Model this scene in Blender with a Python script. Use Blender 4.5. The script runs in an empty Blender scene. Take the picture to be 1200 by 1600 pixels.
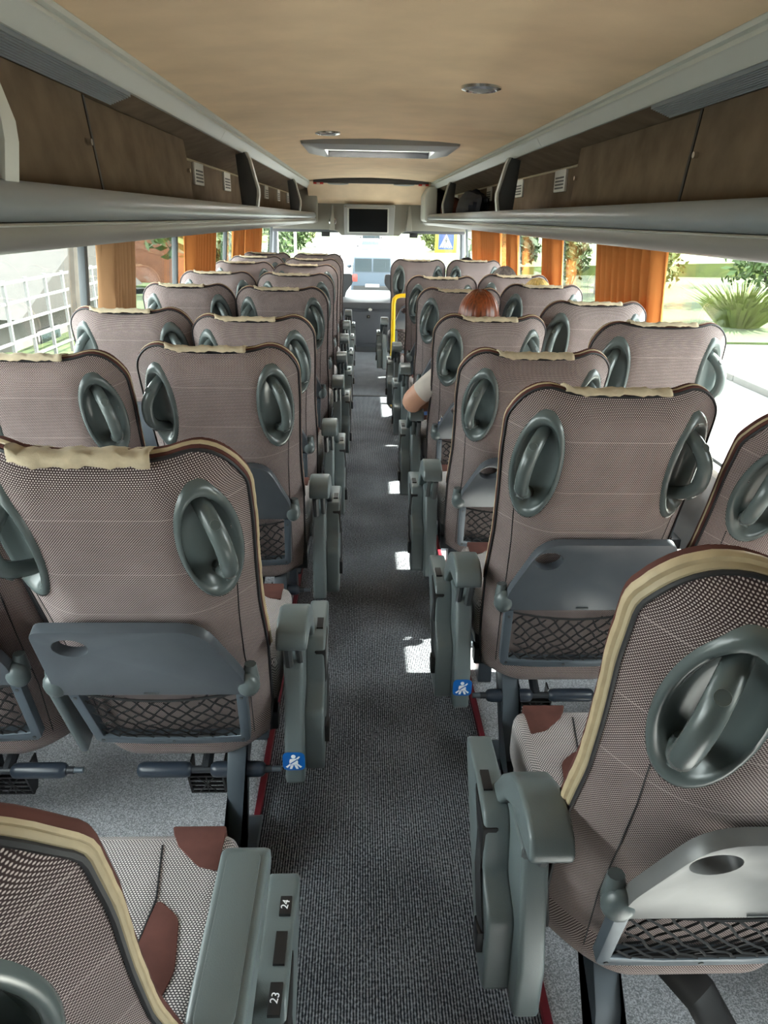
import bpy, bmesh, math, random
from mathutils import Vector, Matrix
random.seed(7)
R = math.radians
scene = bpy.context.scene
COL = scene.collection

# ------------------------------------------------------------------ camera
CAM = Vector((-0.085, 0.0, 1.34))
PITCH, YAW, ROLL = R(22.497), R(2.024), R(1.05)
cy, sy, ct, st, cr, sr = math.cos(YAW), math.sin(YAW), math.cos(PITCH), math.sin(PITCH), math.cos(ROLL), math.sin(ROLL)
f0, r0, up = Vector((sy, cy, 0)), Vector((cy, -sy, 0)), Vector((0, 0, 1))
fw = f0 * ct - up * st
dn = -(up * ct + f0 * st)
cx_, cdn = r0 * cr - dn * sr, r0 * sr + dn * cr
cam = bpy.data.cameras.new('camera')
cam.lens = 1109.0 * 36.0 / 1600.0
cam.sensor_width = 36.0
cam.clip_start, cam.clip_end = 0.02, 400
camo = bpy.data.objects.new('camera', cam)
COL.objects.link(camo)
camo.matrix_world = Matrix.Translation(CAM) @ Matrix((cx_, -cdn, -fw)).transposed().to_4x4()
scene.camera = camo

# ------------------------------------------------------------------ light
world = bpy.data.worlds.new('sky')
scene.world = world
world.use_nodes = True
bg = world.node_tree.nodes['Background']
bg.inputs[0].default_value = (0.93, 0.97, 1.0, 1)
bg.inputs[1].default_value = 4.6
sun = bpy.data.lights.new('sun', 'SUN')
sun.energy = 16.0
sun.angle = R(0.6)
sun.color = (1.0, 0.95, 0.86)
suno = bpy.data.objects.new('sun', sun)
COL.objects.link(suno)
suno.rotation_euler = Vector((-1.0, -0.03, -1.07)).to_track_quat('-Z', 'Y').to_euler()
vs = scene.view_settings
vs.view_transform = 'Standard'
vs.look = 'None'
vs.gamma = 1.0
vs.use_curve_mapping = False
vs.exposure = 1.84

# ------------------------------------------------------------------ materials
MATS = {}


def mat(name, col, rough=0.6, metal=0.0, spec=0.5, noise=0.0, nscale=30.0, bump=0.0, bscale=200.0, coat=0.0):
    if name in MATS:
        return MATS[name]
    m = bpy.data.materials.new(name)
    m.use_nodes = True
    nt = m.node_tree
    b = nt.nodes['Principled BSDF']
    b.inputs['Base Color'].default_value = (*col, 1)
    b.inputs['Roughness'].default_value = rough
    b.inputs['Metallic'].default_value = metal
    b.inputs['Specular IOR Level'].default_value = spec
    b.inputs['Coat Weight'].default_value = coat
    tc = nt.nodes.new('ShaderNodeTexCoord')
    if noise:
        n = nt.nodes.new('ShaderNodeTexNoise')
        n.inputs['Scale'].default_value = nscale
        n.inputs['Detail'].default_value = 5
        nt.links.new(tc.outputs['Object'], n.inputs['Vector'])
        r = nt.nodes.new('ShaderNodeValToRGB')
        r.color_ramp.elements[0].position = 0.3
        r.color_ramp.elements[1].position = 0.7
        r.color_ramp.elements[0].color = (*[c * (1 - noise) for c in col], 1)
        r.color_ramp.elements[1].color = (*[min(1, c * (1 + noise)) for c in col], 1)
        nt.links.new(n.outputs['Fac'], r.inputs['Fac'])
        nt.links.new(r.outputs['Color'], b.inputs['Base Color'])
    if bump:
        n2 = nt.nodes.new('ShaderNodeTexNoise')
        n2.inputs['Scale'].default_value = bscale
        n2.inputs['Detail'].default_value = 2
        nt.links.new(tc.outputs['Object'], n2.inputs['Vector'])
        bp = nt.nodes.new('ShaderNodeBump')
        bp.inputs['Strength'].default_value = bump
        bp.inputs['Distance'].default_value = 0.002
        nt.links.new(n2.outputs['Fac'], bp.inputs['Height'])
        nt.links.new(bp.outputs['Normal'], b.inputs['Normal'])
    MATS[name] = m
    return m


def mth(nt, op, a, b=None, c=None):
    n = nt.nodes.new('ShaderNodeMath')
    n.operation = op
    for i, v in enumerate((a, b, c)):
        if v is None:
            continue
        if isinstance(v, (int, float)):
            n.inputs[i].default_value = v
        else:
            nt.links.new(v, n.inputs[i])
    return n.outputs[0]


def weave(name, dark, light, px, pz, rad, uv=True, rough=0.85):
    """staggered woven dots; the pattern lies in the cloth's own coordinates"""
    m = bpy.data.materials.new(name)
    m.use_nodes = True
    nt = m.node_tree
    b = nt.nodes['Principled BSDF']
    b.inputs['Roughness'].default_value = rough
    b.inputs['Specular IOR Level'].default_value = 0.2
    b.inputs['Sheen Weight'].default_value = 0.08
    tc = nt.nodes.new('ShaderNodeTexCoord')
    s = nt.nodes.new('ShaderNodeSeparateXYZ')
    nt.links.new(tc.outputs['UV' if uv else 'Object'], s.inputs[0])
    X = s.outputs['X']
    Y = s.outputs['Y'] if uv else mth(nt, 'SUBTRACT', s.outputs['Y'], s.outputs['Z'])
    fz = mth(nt, 'DIVIDE', Y, pz)
    row = mth(nt, 'FLOOR', fz)
    fx = mth(nt, 'ADD', mth(nt, 'DIVIDE', X, px), mth(nt, 'MULTIPLY', row, 0.5))
    dx = mth(nt, 'SUBTRACT', mth(nt, 'FRACT', fx), 0.5)
    dz = mth(nt, 'SUBTRACT', mth(nt, 'FRACT', fz), 0.5)
    d = mth(nt, 'SQRT', mth(nt, 'ADD', mth(nt, 'MULTIPLY', dx, dx), mth(nt, 'MULTIPLY', dz, dz)))
    k = mth(nt, 'MULTIPLY', mth(nt, 'SUBTRACT', rad, d), 7.0)
    k.node.use_clamp = True
    if uv:
        for s0 in (.735, .612, .505):
            ln = mth(nt, 'MULTIPLY', mth(nt, 'SUBTRACT', .0011, mth(nt, 'ABSOLUTE', mth(nt, 'SUBTRACT', Y, s0))), 900.0)
            ln.node.use_clamp = True
            k = mth(nt, 'MAXIMUM', k, mth(nt, 'MULTIPLY', ln, .42))
    nz = nt.nodes.new('ShaderNodeTexNoise')
    nz.inputs['Scale'].default_value = 14
    nt.links.new(tc.outputs['Object'], nz.inputs['Vector'])
    mx = nt.nodes.new('ShaderNodeMix')
    mx.data_type = 'RGBA'
    mx.inputs[6].default_value = (*dark, 1)
    mx.inputs[7].default_value = (*light, 1)
    nt.links.new(k, mx.inputs[0])
    hv = nt.nodes.new('ShaderNodeHueSaturation')
    nt.links.new(mx.outputs[2], hv.inputs['Color'])
    nt.links.new(mth(nt, 'ADD', 0.8, mth(nt, 'MULTIPLY', nz.outputs['Fac'], 0.4)), hv.inputs['Value'])
    nt.links.new(hv.outputs[0], b.inputs['Base Color'])
    bp = nt.nodes.new('ShaderNodeBump')
    bp.inputs['Strength'].default_value = 0.25
    bp.inputs['Distance'].default_value = 0.001
    nt.links.new(k, bp.inputs['Height'])
    nt.links.new(bp.outputs[0], b.inputs['Normal'])
    MATS[name] = m
    return m


weave('weave_back', (0.045, 0.026, 0.026), (0.60, 0.505, 0.478), 0.0041, 0.0025, 0.36)
weave('weave_seat', (0.045, 0.040, 0.045), (0.66, 0.61, 0.60), 0.0046, 0.0032, 0.42, uv=False)
mat('piping_black', (0.012, 0.012, 0.014), 0.6)
mat('beige_leather', (0.42, 0.33, 0.20), 0.6, noise=0.12, nscale=40)
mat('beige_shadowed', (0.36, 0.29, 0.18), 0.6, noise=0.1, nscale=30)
mat('cream_cloth', (0.50, 0.41, 0.28), 0.9, noise=0.12, nscale=60, bump=0.4, bscale=900)
mat('brown_velour', (0.090, 0.036, 0.030), 0.95, noise=0.2, nscale=18, spec=0.2)
mat('grey_plastic', (0.085, 0.104, 0.105), 0.33, noise=0.06, nscale=12, bump=0.12, bscale=900)
mat('tray_scuffed_sheen', (0.115, 0.115, 0.112), 0.36, noise=0.16, nscale=14)  # reflected sheen painted into the paler base colour; noise gives the scuffs
mat('tray_plastic', (0.062, 0.071, 0.082), 0.28, noise=0.12, nscale=9, bump=0.1, bscale=700)
mat('handle_plastic', (0.086, 0.105, 0.103), 0.27, noise=0.06, nscale=12)
mat('cap_plastic', (0.074, 0.092, 0.090), 0.3)
mat('cover_plastic', (0.118, 0.143, 0.146), 0.34, noise=0.05, nscale=9, bump=0.15, bscale=700)
mat('cover_dark', (0.055, 0.060, 0.062), 0.40)
mat('black_plastic', (0.010, 0.010, 0.011), 0.45)
mat('net_cord', (0.008, 0.008, 0.009), 0.8)
mat('steel_grey', (0.085, 0.105, 0.125), 0.40, metal=0.2)
mat('steel_dark', (0.030, 0.034, 0.040), 0.42, metal=0.2)
mat('peg_pad', (0.026, 0.036, 0.052), 0.32)
mat('chrome', (0.75, 0.75, 0.75), 0.2, metal=1.0)
mat('sticker_blue', (0.004, 0.115, 0.42), 0.35)
mat('sticker_white', (0.85, 0.87, 0.9), 0.4)
mat('belt_web', (0.015, 0.016, 0.018), 0.75)
mat('red_strip', (0.16, 0.012, 0.022), 0.5)
mat('aluminium', (0.55, 0.57, 0.54), 0.42, metal=0.35)
mat('rail_light', (0.50, 0.52, 0.48), 0.45)
mat('rack_grey', (0.195, 0.220, 0.235), 0.32, noise=0.03, nscale=4)
mat('rack_tube', (0.20, 0.195, 0.18), 0.36)
mat('suede_dark', (0.140, 0.104, 0.070), 0.95, noise=0.22, nscale=9, spec=0.15)
mat('suede_tan', (0.79, 0.605, 0.405), 0.95, noise=0.07, nscale=5, spec=0.15)
mat('vent_white', (0.58, 0.57, 0.52), 0.5)
mat('bulkhead_grey', (0.23, 0.222, 0.185), 0.5, noise=0.04, nscale=5)
mat('monitor_grey', (0.29, 0.30, 0.29), 0.45)
mat('screen_glass', (0.004, 0.005, 0.006), 0.35, spec=0.15)
mat('red_lens', (0.45, 0.02, 0.012), 0.3)
mat('wall_grey', (0.30, 0.31, 0.31), 0.6)
mat('window_rubber', (0.02, 0.022, 0.024), 0.6)
mat('post_grey', (0.07, 0.08, 0.085), 0.5)
mat('console_grey', (0.075, 0.082, 0.095), 0.55, noise=0.05, nscale=8)
mat('dash_grey', (0.07, 0.075, 0.08), 0.6)
mat('yellow_paint', (0.80, 0.50, 0.004), 0.35)
mat('hair_auburn', (0.17, 0.038, 0.010), 0.38, noise=0.5, nscale=60)
mat('hair_dark', (0.018, 0.012, 0.010), 0.5, noise=0.4, nscale=60)
mat('hair_grey', (0.11, 0.085, 0.075), 0.6, noise=0.5, nscale=30)
mat('hair_blond', (0.55, 0.36, 0.10), 0.5, noise=0.3, nscale=40)
mat('skin', (0.56, 0.30, 0.20), 0.55, noise=0.06, nscale=20)
mat('shirt_pale', (0.60, 0.54, 0.49), 0.9, noise=0.06, nscale=25)
mat('shirt_dark', (0.06, 0.07, 0.09), 0.9)
mat('denim', (0.04, 0.08, 0.19), 0.9, noise=0.2, nscale=60)
mat('coat_navy', (0.008, 0.010, 0.016), 0.85, noise=0.3, nscale=12)
mat('asphalt', (0.12, 0.12, 0.117), 0.9, noise=0.12, nscale=1.5)
mat('paving', (0.13, 0.125, 0.115), 0.9, noise=0.12, nscale=1.1)
mat('kerb_stone', (0.09, 0.088, 0.08), 0.9, noise=0.1, nscale=3)
mat('grass', (0.022, 0.037, 0.006), 0.95, noise=0.45, nscale=1.2)
mat('bark', (0.055, 0.046, 0.036), 0.95, noise=0.35, nscale=5)
mat('leaf_green', (0.028, 0.058, 0.008), 0.7, noise=0.35, nscale=1.5)
mat('leaf_yellow', (0.060, 0.080, 0.009), 0.7, noise=0.3, nscale=1.5)
mat('leaf_dark', (0.015, 0.035, 0.008), 0.7, noise=0.35, nscale=1.5)
mat('roof_slate', (0.022, 0.021, 0.019), 0.9, noise=0.15, nscale=2)
mat('house_render', (0.085, 0.078, 0.066), 0.9, noise=0.06, nscale=2)
mat('brick_orange', (0.115, 0.044, 0.020), 0.9, noise=0.2, nscale=3)
mat('fence_white', (0.10, 0.10, 0.095), 0.6)
mat('car_silver', (0.14, 0.15, 0.16), 0.3, metal=0.3)
mat('car_blue', (0.050, 0.068, 0.090), 0.25, metal=0.2)
mat('car_black', (0.02, 0.02, 0.024), 0.25)
mat('car_white', (0.22, 0.22, 0.22), 0.3)
mat('car_glass', (0.02, 0.03, 0.035), 0.1)
mat('tyre', (0.012, 0.012, 0.012), 0.8)
mat('sign_yellow', (0.24, 0.185, 0.002), 0.5)
mat('sign_blue', (0.004, 0.028, 0.12), 0.5)
mat('sign_white', (0.28, 0.28, 0.28), 0.5)
mat('sign_black', (0.01, 0.01, 0.01), 0.5)
mat('post_metal', (0.22, 0.225, 0.23), 0.5)


def carpet_material():
    m = bpy.data.materials.new('ribbed_carpet')
    m.use_nodes = True
    nt = m.node_tree
    b = nt.nodes['Principled BSDF']
    b.inputs['Roughness'].default_value = 0.95
    b.inputs['Specular IOR Level'].default_value = 0.15
    tc = nt.nodes.new('ShaderNodeTexCoord')
    s = nt.nodes.new('ShaderNodeSeparateXYZ')
    nt.links.new(tc.outputs['Object'], s.inputs[0])
    rib = mth(nt, 'SINE', mth(nt, 'MULTIPLY', s.outputs['X'], 2 * math.pi / 0.0058))
    n = nt.nodes.new('ShaderNodeTexNoise')
    n.inputs['Scale'].default_value = 170
    n.inputs['Detail'].default_value = 3
    nt.links.new(tc.outputs['Object'], n.inputs['Vector'])
    n3 = nt.nodes.new('ShaderNodeTexNoise')
    n3.inputs['Scale'].default_value = 5
    nt.links.new(tc.outputs['Object'], n3.inputs['Vector'])
    v = mth(nt, 'ADD', mth(nt, 'MULTIPLY', rib, 0.20), mth(nt, 'ADD', n.outputs['Fac'], mth(nt, 'MULTIPLY', mth(nt, 'SUBTRACT', n3.outputs['Fac'], 0.5), 0.25)))
    r = nt.nodes.new('ShaderNodeValToRGB')
    r.color_ramp.elements[0].position = 0.36
    r.color_ramp.elements[0].color = (0.020, 0.024, 0.030, 1)
    r.color_ramp.elements[1].position = 0.80
    r.color_ramp.elements[1].color = (0.36, 0.385, 0.425, 1)
    nt.links.new(v, r.inputs['Fac'])
    nt.links.new(r.outputs[0], b.inputs['Base Color'])
    bp = nt.nodes.new('ShaderNodeBump')
    bp.inputs['Strength'].default_value = 0.6
    bp.inputs['Distance'].default_value = 0.003
    nt.links.new(v, bp.inputs['Height'])
    nt.links.new(bp.outputs[0], b.inputs['Normal'])
    MATS['carpet'] = m


carpet_material()


def strands(name):
    """stretch a hair material's noise along the strands"""
    nt = MATS[name].node_tree
    for n in list(nt.nodes):
        if n.type == 'TEX_NOISE':
            mp = nt.nodes.new('ShaderNodeMapping')
            mp.inputs['Scale'].default_value = (2.2, 2.2, 0.10)
            src = n.inputs['Vector'].links[0].from_socket
            nt.links.new(src, mp.inputs['Vector'])
            nt.links.new(mp.outputs[0], n.inputs['Vector'])


for _h in ('hair_auburn', 'hair_dark', 'hair_grey', 'hair_blond'):
    strands(_h)


def speckle_material():
    m = mat('speckled_vinyl', (0.3, 0.31, 0.32), 0.32, bump=0.1, bscale=300)
    nt = m.node_tree
    b = nt.nodes['Principled BSDF']
    tc = nt.nodes.new('ShaderNodeTexCoord')
    n = nt.nodes.new('ShaderNodeTexNoise')
    n.inputs['Scale'].default_value = 380
    n.inputs['Detail'].default_value = 1
    nt.links.new(tc.outputs['Object'], n.inputs['Vector'])
    r = nt.nodes.new('ShaderNodeValToRGB')
    e = r.color_ramp.elements
    e[0].position, e[0].color = 0.38, (0.27, 0.28, 0.305, 1)
    e[1].position, e[1].color = 0.68, (0.74, 0.75, 0.79, 1)
    nt.links.new(n.outputs['Fac'], r.inputs['Fac'])
    nt.links.new(r.outputs[0], b.inputs['Base Color'])


speckle_material()


def pane_material(name, refl, tint):
    m = bpy.data.materials.new(name)
    m.use_nodes = True
    nt = m.node_tree
    nt.nodes.remove(nt.nodes['Principled BSDF'])
    t = nt.nodes.new('ShaderNodeBsdfTransparent')
    t.inputs[0].default_value = (*tint, 1)
    g = nt.nodes.new('ShaderNodeBsdfGlossy')
    g.inputs['Roughness'].default_value = 0.01
    lw = nt.nodes.new('ShaderNodeLayerWeight')
    lw.inputs[0].default_value = 0.5
    fac = mth(nt, 'ADD', 0.03, mth(nt, 'MULTIPLY', mth(nt, 'POWER', lw.outputs['Facing'], 4.0), refl))
    mx = nt.nodes.new('ShaderNodeMixShader')
    nt.links.new(fac, mx.inputs[0])
    nt.links.new(t.outputs[0], mx.inputs[1])
    nt.links.new(g.outputs[0], mx.inputs[2])
    nt.links.new(mx.outputs[0], nt.nodes['Material Output'].inputs[0])
    MATS[name] = m


pane_material('window_glass', 0.45, (0.90, 0.93, 0.91))


def cloth_material(name, col, trans):
    m = bpy.data.materials.new(name)
    m.use_nodes = True
    nt = m.node_tree
    b = nt.nodes['Principled BSDF']
    b.inputs['Base Color'].default_value = (*col, 1)
    b.inputs['Roughness'].default_value = 0.9
    b.inputs['Specular IOR Level'].default_value = 0.1
    t = nt.nodes.new('ShaderNodeBsdfTranslucent')
    t.inputs[0].default_value = (*col, 1)
    mx = nt.nodes.new('ShaderNodeMixShader')
    mx.inputs[0].default_value = trans
    nt.links.new(b.outputs[0], mx.inputs[1])
    nt.links.new(t.outputs[0], mx.inputs[2])
    nt.links.new(mx.outputs[0], nt.nodes['Material Output'].inputs[0])
    MATS[name] = m


cloth_material('curtain_orange', (0.55, 0.205, 0.058), 0.16)
cloth_material('curtain_brown', (0.42, 0.235, 0.12), 0.05)
cloth_material('hatch_panel', (0.90, 0.90, 0.88), 0.92)

# ------------------------------------------------------------------ mesh helpers
class MB:
    def __init__(self):
        self.v, self.f, self.m, self.uv = [], [], [], None

    def add(self, vs, fs, mi=0):
        o = len(self.v)
        self.v += [tuple(p) for p in vs]
        for f in fs:
            self.f.append(tuple(i + o for i in f))
            self.m.append(mi)
        return self

    def box(self, x0, x1, y0, y1, z0, z1, mi=0):
        vs = [(x, y, z) for x in (x0, x1) for y in (y0, y1) for z in (z0, z1)]
        return self.add(vs, [(0, 1, 3, 2), (4, 6, 7, 5), (0, 4, 5, 1), (2, 3, 7, 6), (0, 2, 6, 4), (1, 5, 7, 3)], mi)

    def prism(self, poly, axis, a, b, mi=0):
        n = len(poly)

        def p3(q, d):
            return {'x': (d, q[0], q[1]), 'y': (q[0], d, q[1]), 'z': (q[0], q[1], d)}[axis]
        vs = [p3(q, a) for q in poly] + [p3(q, b) for q in poly]
        fs = [tuple(range(n)), tuple(range(2 * n - 1, n - 1, -1))] + [(i, (i + 1) % n, n + (i + 1) % n, n + i) for i in range(n)]
        return self.add(vs, fs, mi)

    def rings(self, rs, closed=True, cap0=True, cap1=True, mi=0):
        n = len(rs[0])
        vs = [p for r in rs for p in r]
        fs = []
        for k in range(len(rs) - 1):
            for i in range(n if closed else n - 1):
                j = (i + 1) % n
                fs.append((k * n + i, k * n + j, (k + 1) * n + j, (k + 1) * n + i))
        if cap0:
            fs.append(tuple(range(n - 1, -1, -1)))
        if cap1:
            fs.append(tuple((len(rs) - 1) * n + i for i in range(n)))
        return self.add(vs, fs, mi)

    def tube(self, pts, r, n=8, caps=True, closed=False, ry=None, side=None, mi=0):
        pts = [Vector(p) for p in pts]
        rad = r if isinstance(r, (list, tuple)) else [r] * len(pts)
        rs = []
        nrm = Vector(side) if side else None
        for i, p in enumerate(pts):
            if closed:
                t = (pts[(i + 1) % len(pts)] - pts[i - 1]).normalized()
            else:
                t = (pts[min(i + 1, len(pts) - 1)] - pts[max(i - 1, 0)]).normalized()
            if nrm is None:
                nrm = t.cross(Vector((0.31, 0.17, 0.93)))
                if nrm.length < 0.05:
                    nrm = t.cross(Vector((1, 0, 0)))
            nrm = (nrm - t * nrm.dot(t)).normalized()
            bn = t.cross(nrm)
            k = (ry / rad[i]) if ry else 1.0
            rs.append([p + nrm * (rad[i] * math.cos(2 * math.pi * j / n)) + bn * (rad[i] * k * math.sin(2 * math.pi * j / n)) for j in range(n)])
        if closed:
            rs.append(rs[0])
            return self.rings(rs, True, False, False, mi)
        return self.rings(rs, True, caps, caps, mi)

    def ball(self, c, rx, ry, rz, nu=16, nv=10, fn=None, mi=0):
        rs = []
        for k in range(nv + 1):
            th = math.pi * (k + 0.02 if k == 0 else (k - 0.02 if k == nv else k)) / nv
            ring = []
            for j in range(nu):
                ph = 2 * math.pi * j / nu
                d = Vector((math.sin(th) * math.cos(ph), math.sin(th) * math.sin(ph), math.cos(th)))
                q = fn(d) if fn else 1.0
                ring.append((c[0] + d.x * rx * q, c[1] + d.y * ry * q, c[2] + d.z * rz * q))
            rs.append(ring)
        return self.rings(rs, True, True, True, mi)

    def disc(self, c, n, r, h, seg=16, mi=0, r2=None):
        n = Vector(n).normalized()
        c = Vector(c)
        return self.tube([c, c + n * h], [r, r2 if r2 else r], seg, mi=mi)

    def build(self, name, mats, parent=None, smooth=True, bevel=0.0, seg=2, angle=38, tri=False, doubles=False, recalc=True):
        me = bpy.data.meshes.new(name)
        me.from_pydata(self.v, [], self.f)
        if isinstance(mats, str):
            mats = [mats]
        for k in mats:
            me.materials.append(MATS[k])
        me.polygons.foreach_set('material_index', self.m)
        if self.uv:
            ul = me.uv_layers.new(name='UVMap')
            for lp in me.loops:
                ul.data[lp.index].uv = self.uv[lp.vertex_index]
        bm = bmesh.new()
        bm.from_mesh(me)
        if doubles:
            bmesh.ops.remove_doubles(bm, verts=bm.verts, dist=1e-5)
        if recalc:
            bmesh.ops.recalc_face_normals(bm, faces=bm.faces)
        if bevel:
            es = [e for e in bm.edges if len(e.link_faces) == 2 and e.calc_face_angle(0) > R(28)]
            bmesh.ops.bevel(bm, geom=es, offset=bevel, segments=seg, affect='EDGES', profile=0.6, clamp_overlap=True)
        bm.to_mesh(me)
        bm.free()
        if smooth:
            me.shade_smooth()
            me.set_sharp_from_angle(angle=R(angle))
        return link(name, me, parent)


def link(name, data, parent=None):
    o = bpy.data.objects.new(name, data)
    COL.objects.link(o)
    if parent is not None:
        o.parent = parent
    return o


def empty(name, loc, label=None, cat=None, group=None, rz=0):
    o = link(name, None)
    o.location = loc
    o.rotation_euler = (0, 0, rz)
    o.empty_display_size = 0.1
    if label:
        tag(o, label, cat, group)
    return o


def tag(o, label=None, cat=None, group=None, kind=None):
    if label:
        o['label'] = label
    if cat:
        o['category'] = cat
    if group:
        o['group'] = group
    if kind:
        o['kind'] = kind
    return o


def struct(o, label=None, cat=None):
    return tag(o, label, cat, None, 'structure')


def copy_tree(o, parent=None, only=None):
    c = o.copy()
    COL.objects.link(c)
    c.parent = parent
    for ch in o.children:
        copy_tree(ch, c)
    return c


def lerp(a, b, t):
    return a + (b - a) * t


def interp(x, xs, ys):
    if x <= xs[0]:
        return ys[0]
    for i in range(len(xs) - 1):
        if x <= xs[i + 1]:
            t = (x - xs[i]) / (xs[i + 1] - xs[i])
            return lerp(ys[i], ys[i + 1], t)
    return ys[-1]


def rounded(poly, r, seg=4):
    """polygon with rounded corners; r may be a list"""
    out = []
    n = len(poly)
    for i in range(n):
        p, a, b = Vector(poly[i]), Vector(poly[i - 1]), Vector(poly[(i + 1) % n])
        rr = r[i] if isinstance(r, (list, tuple)) else r
        da, db = (a - p), (b - p)
        rr = min(rr, da.length * 0.49, db.length * 0.49)
        p0, p1 = p + da.normalized() * rr, p + db.normalized() * rr
        for k in range(seg + 1):
            t = k / seg
            q = p0 * (1 - t) ** 2 + p * 2 * t * (1 - t) + p1 * t * t
            out.append((q.x, q.y))
    return out


def plate_with_hole(poly, hole, axis_map, d0, d1):
    """extruded plate with one hole: returns verts, faces"""
    bm = bmesh.new()
    loops = []
    for lp in (poly, hole):
        vsx = [bm.verts.new((p[0], p[1], 0)) for p in lp]
        for i in range(len(vsx)):
            bm.edges.new((vsx[i], vsx[(i + 1) % len(vsx)]))
        loops.append(len(vsx))
    bmesh.ops.triangle_fill(bm, use_beauty=True, edges=bm.edges[:], use_dissolve=False)
    bm.verts.index_update()
    vs2 = [(v.co.x, v.co.y) for v in bm.verts]
    fs = [tuple(v.index for v in f.verts) for f in bm.faces]
    bm.free()
    n = len(vs2)
    V = [axis_map(p, d0) for p in vs2] + [axis_map(p, d1) for p in vs2]
    F = fs + [tuple(i + n for i in reversed(f)) for f in fs]
    o = 0
    for L in loops:
        F += [(o + i, o + (i + 1) % L, n + o + (i + 1) % L, n + o + i) for i in range(L)]
        o += L
    return V, F

# ------------------------------------------------------------------ the bus shell
Y0, Y1 = -1.7, 9.0            # rear wall and front bulkhead
WS, WT = 1.165, 1.105          # half width at sill and at window head
AC = -0.037                   # centre line of the aisle
AL, AR = AC - 0.292, AC + 0.292
SILL, HEAD = 0.55, 1.262


def wall_x(z):
    return WS if z <= SILL else lerp(WS, WT, (z - SILL) / (HEAD - SILL))


fl = MB().box(AL, AR, Y0, 9.4, -0.06, 0.0).build('floor', 'carpet', smooth=False)
struct(fl, 'dark ribbed carpet running along the aisle floor', 'floor')
for s, nm in ((-1, 'left'), (1, 'right')):
    x0, x1 = (-1.25, AL) if s < 0 else (AR, 1.25)
    pf = MB().box(x0, x1, Y0, 9.4, -0.06, 0.012).build('floor_' + nm, 'speckled_vinyl', smooth=False)
    struct(pf, 'grey speckled vinyl floor under the %s seats' % ('house-side' if s < 0 else 'pavement-side'), 'floor')
    xe = AL if s < 0 else AR
    MB().box(xe - 0.008, xe + 0.008, Y0, 7.0, 0.0, 0.020).build('edge_strip', 'red_strip', pf, bevel=0.004)
    # lower wall
    w = MB()
    w.box(s * WS, s * 1.27, Y0, 9.6, -0.3, SILL)
    wl = w.build('wall_' + nm, 'wall_grey', smooth=False)
    struct(wl, 'grey lower side wall of the coach below the windows', 'wall')
    MB().prism([(s * (WS - 0.015), SILL - 0.03), (s * (WS - 0.02), SILL), (s * 1.24, SILL + 0.004), (s * 1.24, SILL - 0.03)], 'y', Y0, 8.9).build('window_sill', 'aluminium', wl, bevel=0.004)
    # header above windows
    hd = MB()
    hd.prism([(s * WT, HEAD), (s * 1.25, HEAD), (s * 1.25, 1.86), (s * 1.1, 1.86), (s * 1.1, 1.32)], 'y', Y0, 9.6)
    hd.build('window_header', 'wall_grey', wl, smooth=False)

POSTS_L = [-0.2, 0.5, 1.42, 2.86, 4.28, 5.86, 7.44, 8.86]
POSTS_R = [-0.2, 0.5, 1.42, 3.05, 4.60, 5.90, 7.40, 8.86]
wi = 0
for s in (-1, 1):
    POSTS = POSTS_L if s < 0 else POSTS_R
    for k in range(len(POSTS) - 1):
        a, b = POSTS[k], POSTS[k + 1]
        wi += 1
        root = empty('window_%d' % wi, (s * WS, (a + b) / 2, SILL))
        struct(root, 'coach side window, %s, bay %d from the rear' % ('house side' if s < 0 else 'pavement side', k + 1), 'window')
        L = (b - a)

        def wp(y, z, dx):
            return (s * (wall_x(SILL + z) - WS + dx), y, z)
        g = MB()
        g.add([wp(-L / 2 + .012, .0, .03), wp(L / 2 - .012, .0, .03), wp(L / 2 - .012, HEAD - SILL, .03), wp(-L / 2 + .012, HEAD - SILL, .03),
               wp(-L / 2 + .012, .0, .036), wp(L / 2 - .012, .0, .036), wp(L / 2 - .012, HEAD - SILL, .036), wp(-L / 2 + .012, HEAD - SILL, .036)],
              [(0, 1, 2, 3), (7, 6, 5, 4), (0, 4, 5, 1), (1, 5, 6, 2), (2, 6, 7, 3), (3, 7, 4, 0)])
        g.build('pane', 'window_glass', root, smooth=False)
        for y in ((-L / 2 + 0.0), (L / 2 - 0.018)):
            p = MB()
            p.add([wp(y, -.01, .008), wp(y + .018, -.01, .008), wp(y + .018, HEAD - SILL + .02, .008), wp(y, HEAD - SILL + .02, .008),
                   wp(y, -.01, .036), wp(y + .018, -.01, .036), wp(y + .018, HEAD - SILL + .02, .036), wp(y, HEAD - SILL + .02, .036)],
                  [(0, 1, 2, 3), (7, 6, 5, 4), (0, 4, 5, 1), (1, 5, 6, 2), (2, 6, 7, 3), (3, 7, 4, 0)])
            p.build('window_post', 'post_grey', root, bevel=0.005)
        r = MB()
        for z in (0.004, HEAD - SILL - 0.004):
            r.tube([wp(-L / 2 + .03, z, .022), wp(L / 2 - .03, z, .022)], 0.006, 6)
        r.build('window_seal', 'window_rubber', root)

# rear wall
rw = MB()
rw.box(-1.25, 1.25, Y0 - 0.1, Y0, -0.06, 1.9)
rw.box(-1.25, -1.14, Y0, -.2, SILL, 1.9).box(1.14, 1.25, Y0, -.2, SILL, 1.9)
struct(rw.build('wall_rear', 'wall_grey', smooth=False), 'grey rear wall of the coach behind the camera', 'wall')

# ceiling with the hatch opening
HX0, HX1, HY0, HY1 = -0.30, 0.33, 4.50, 4.97
xs = [-0.72, -0.55, HX0, 0.0, HX1, 0.55, 0.72]
ys = [Y0, 1.5, 3.0, HY0, HY1, 6.5, 8.0, 8.52]


def ceil_z(x):
    return 1.742 - 0.036 * (x / 0.68) ** 2


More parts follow.
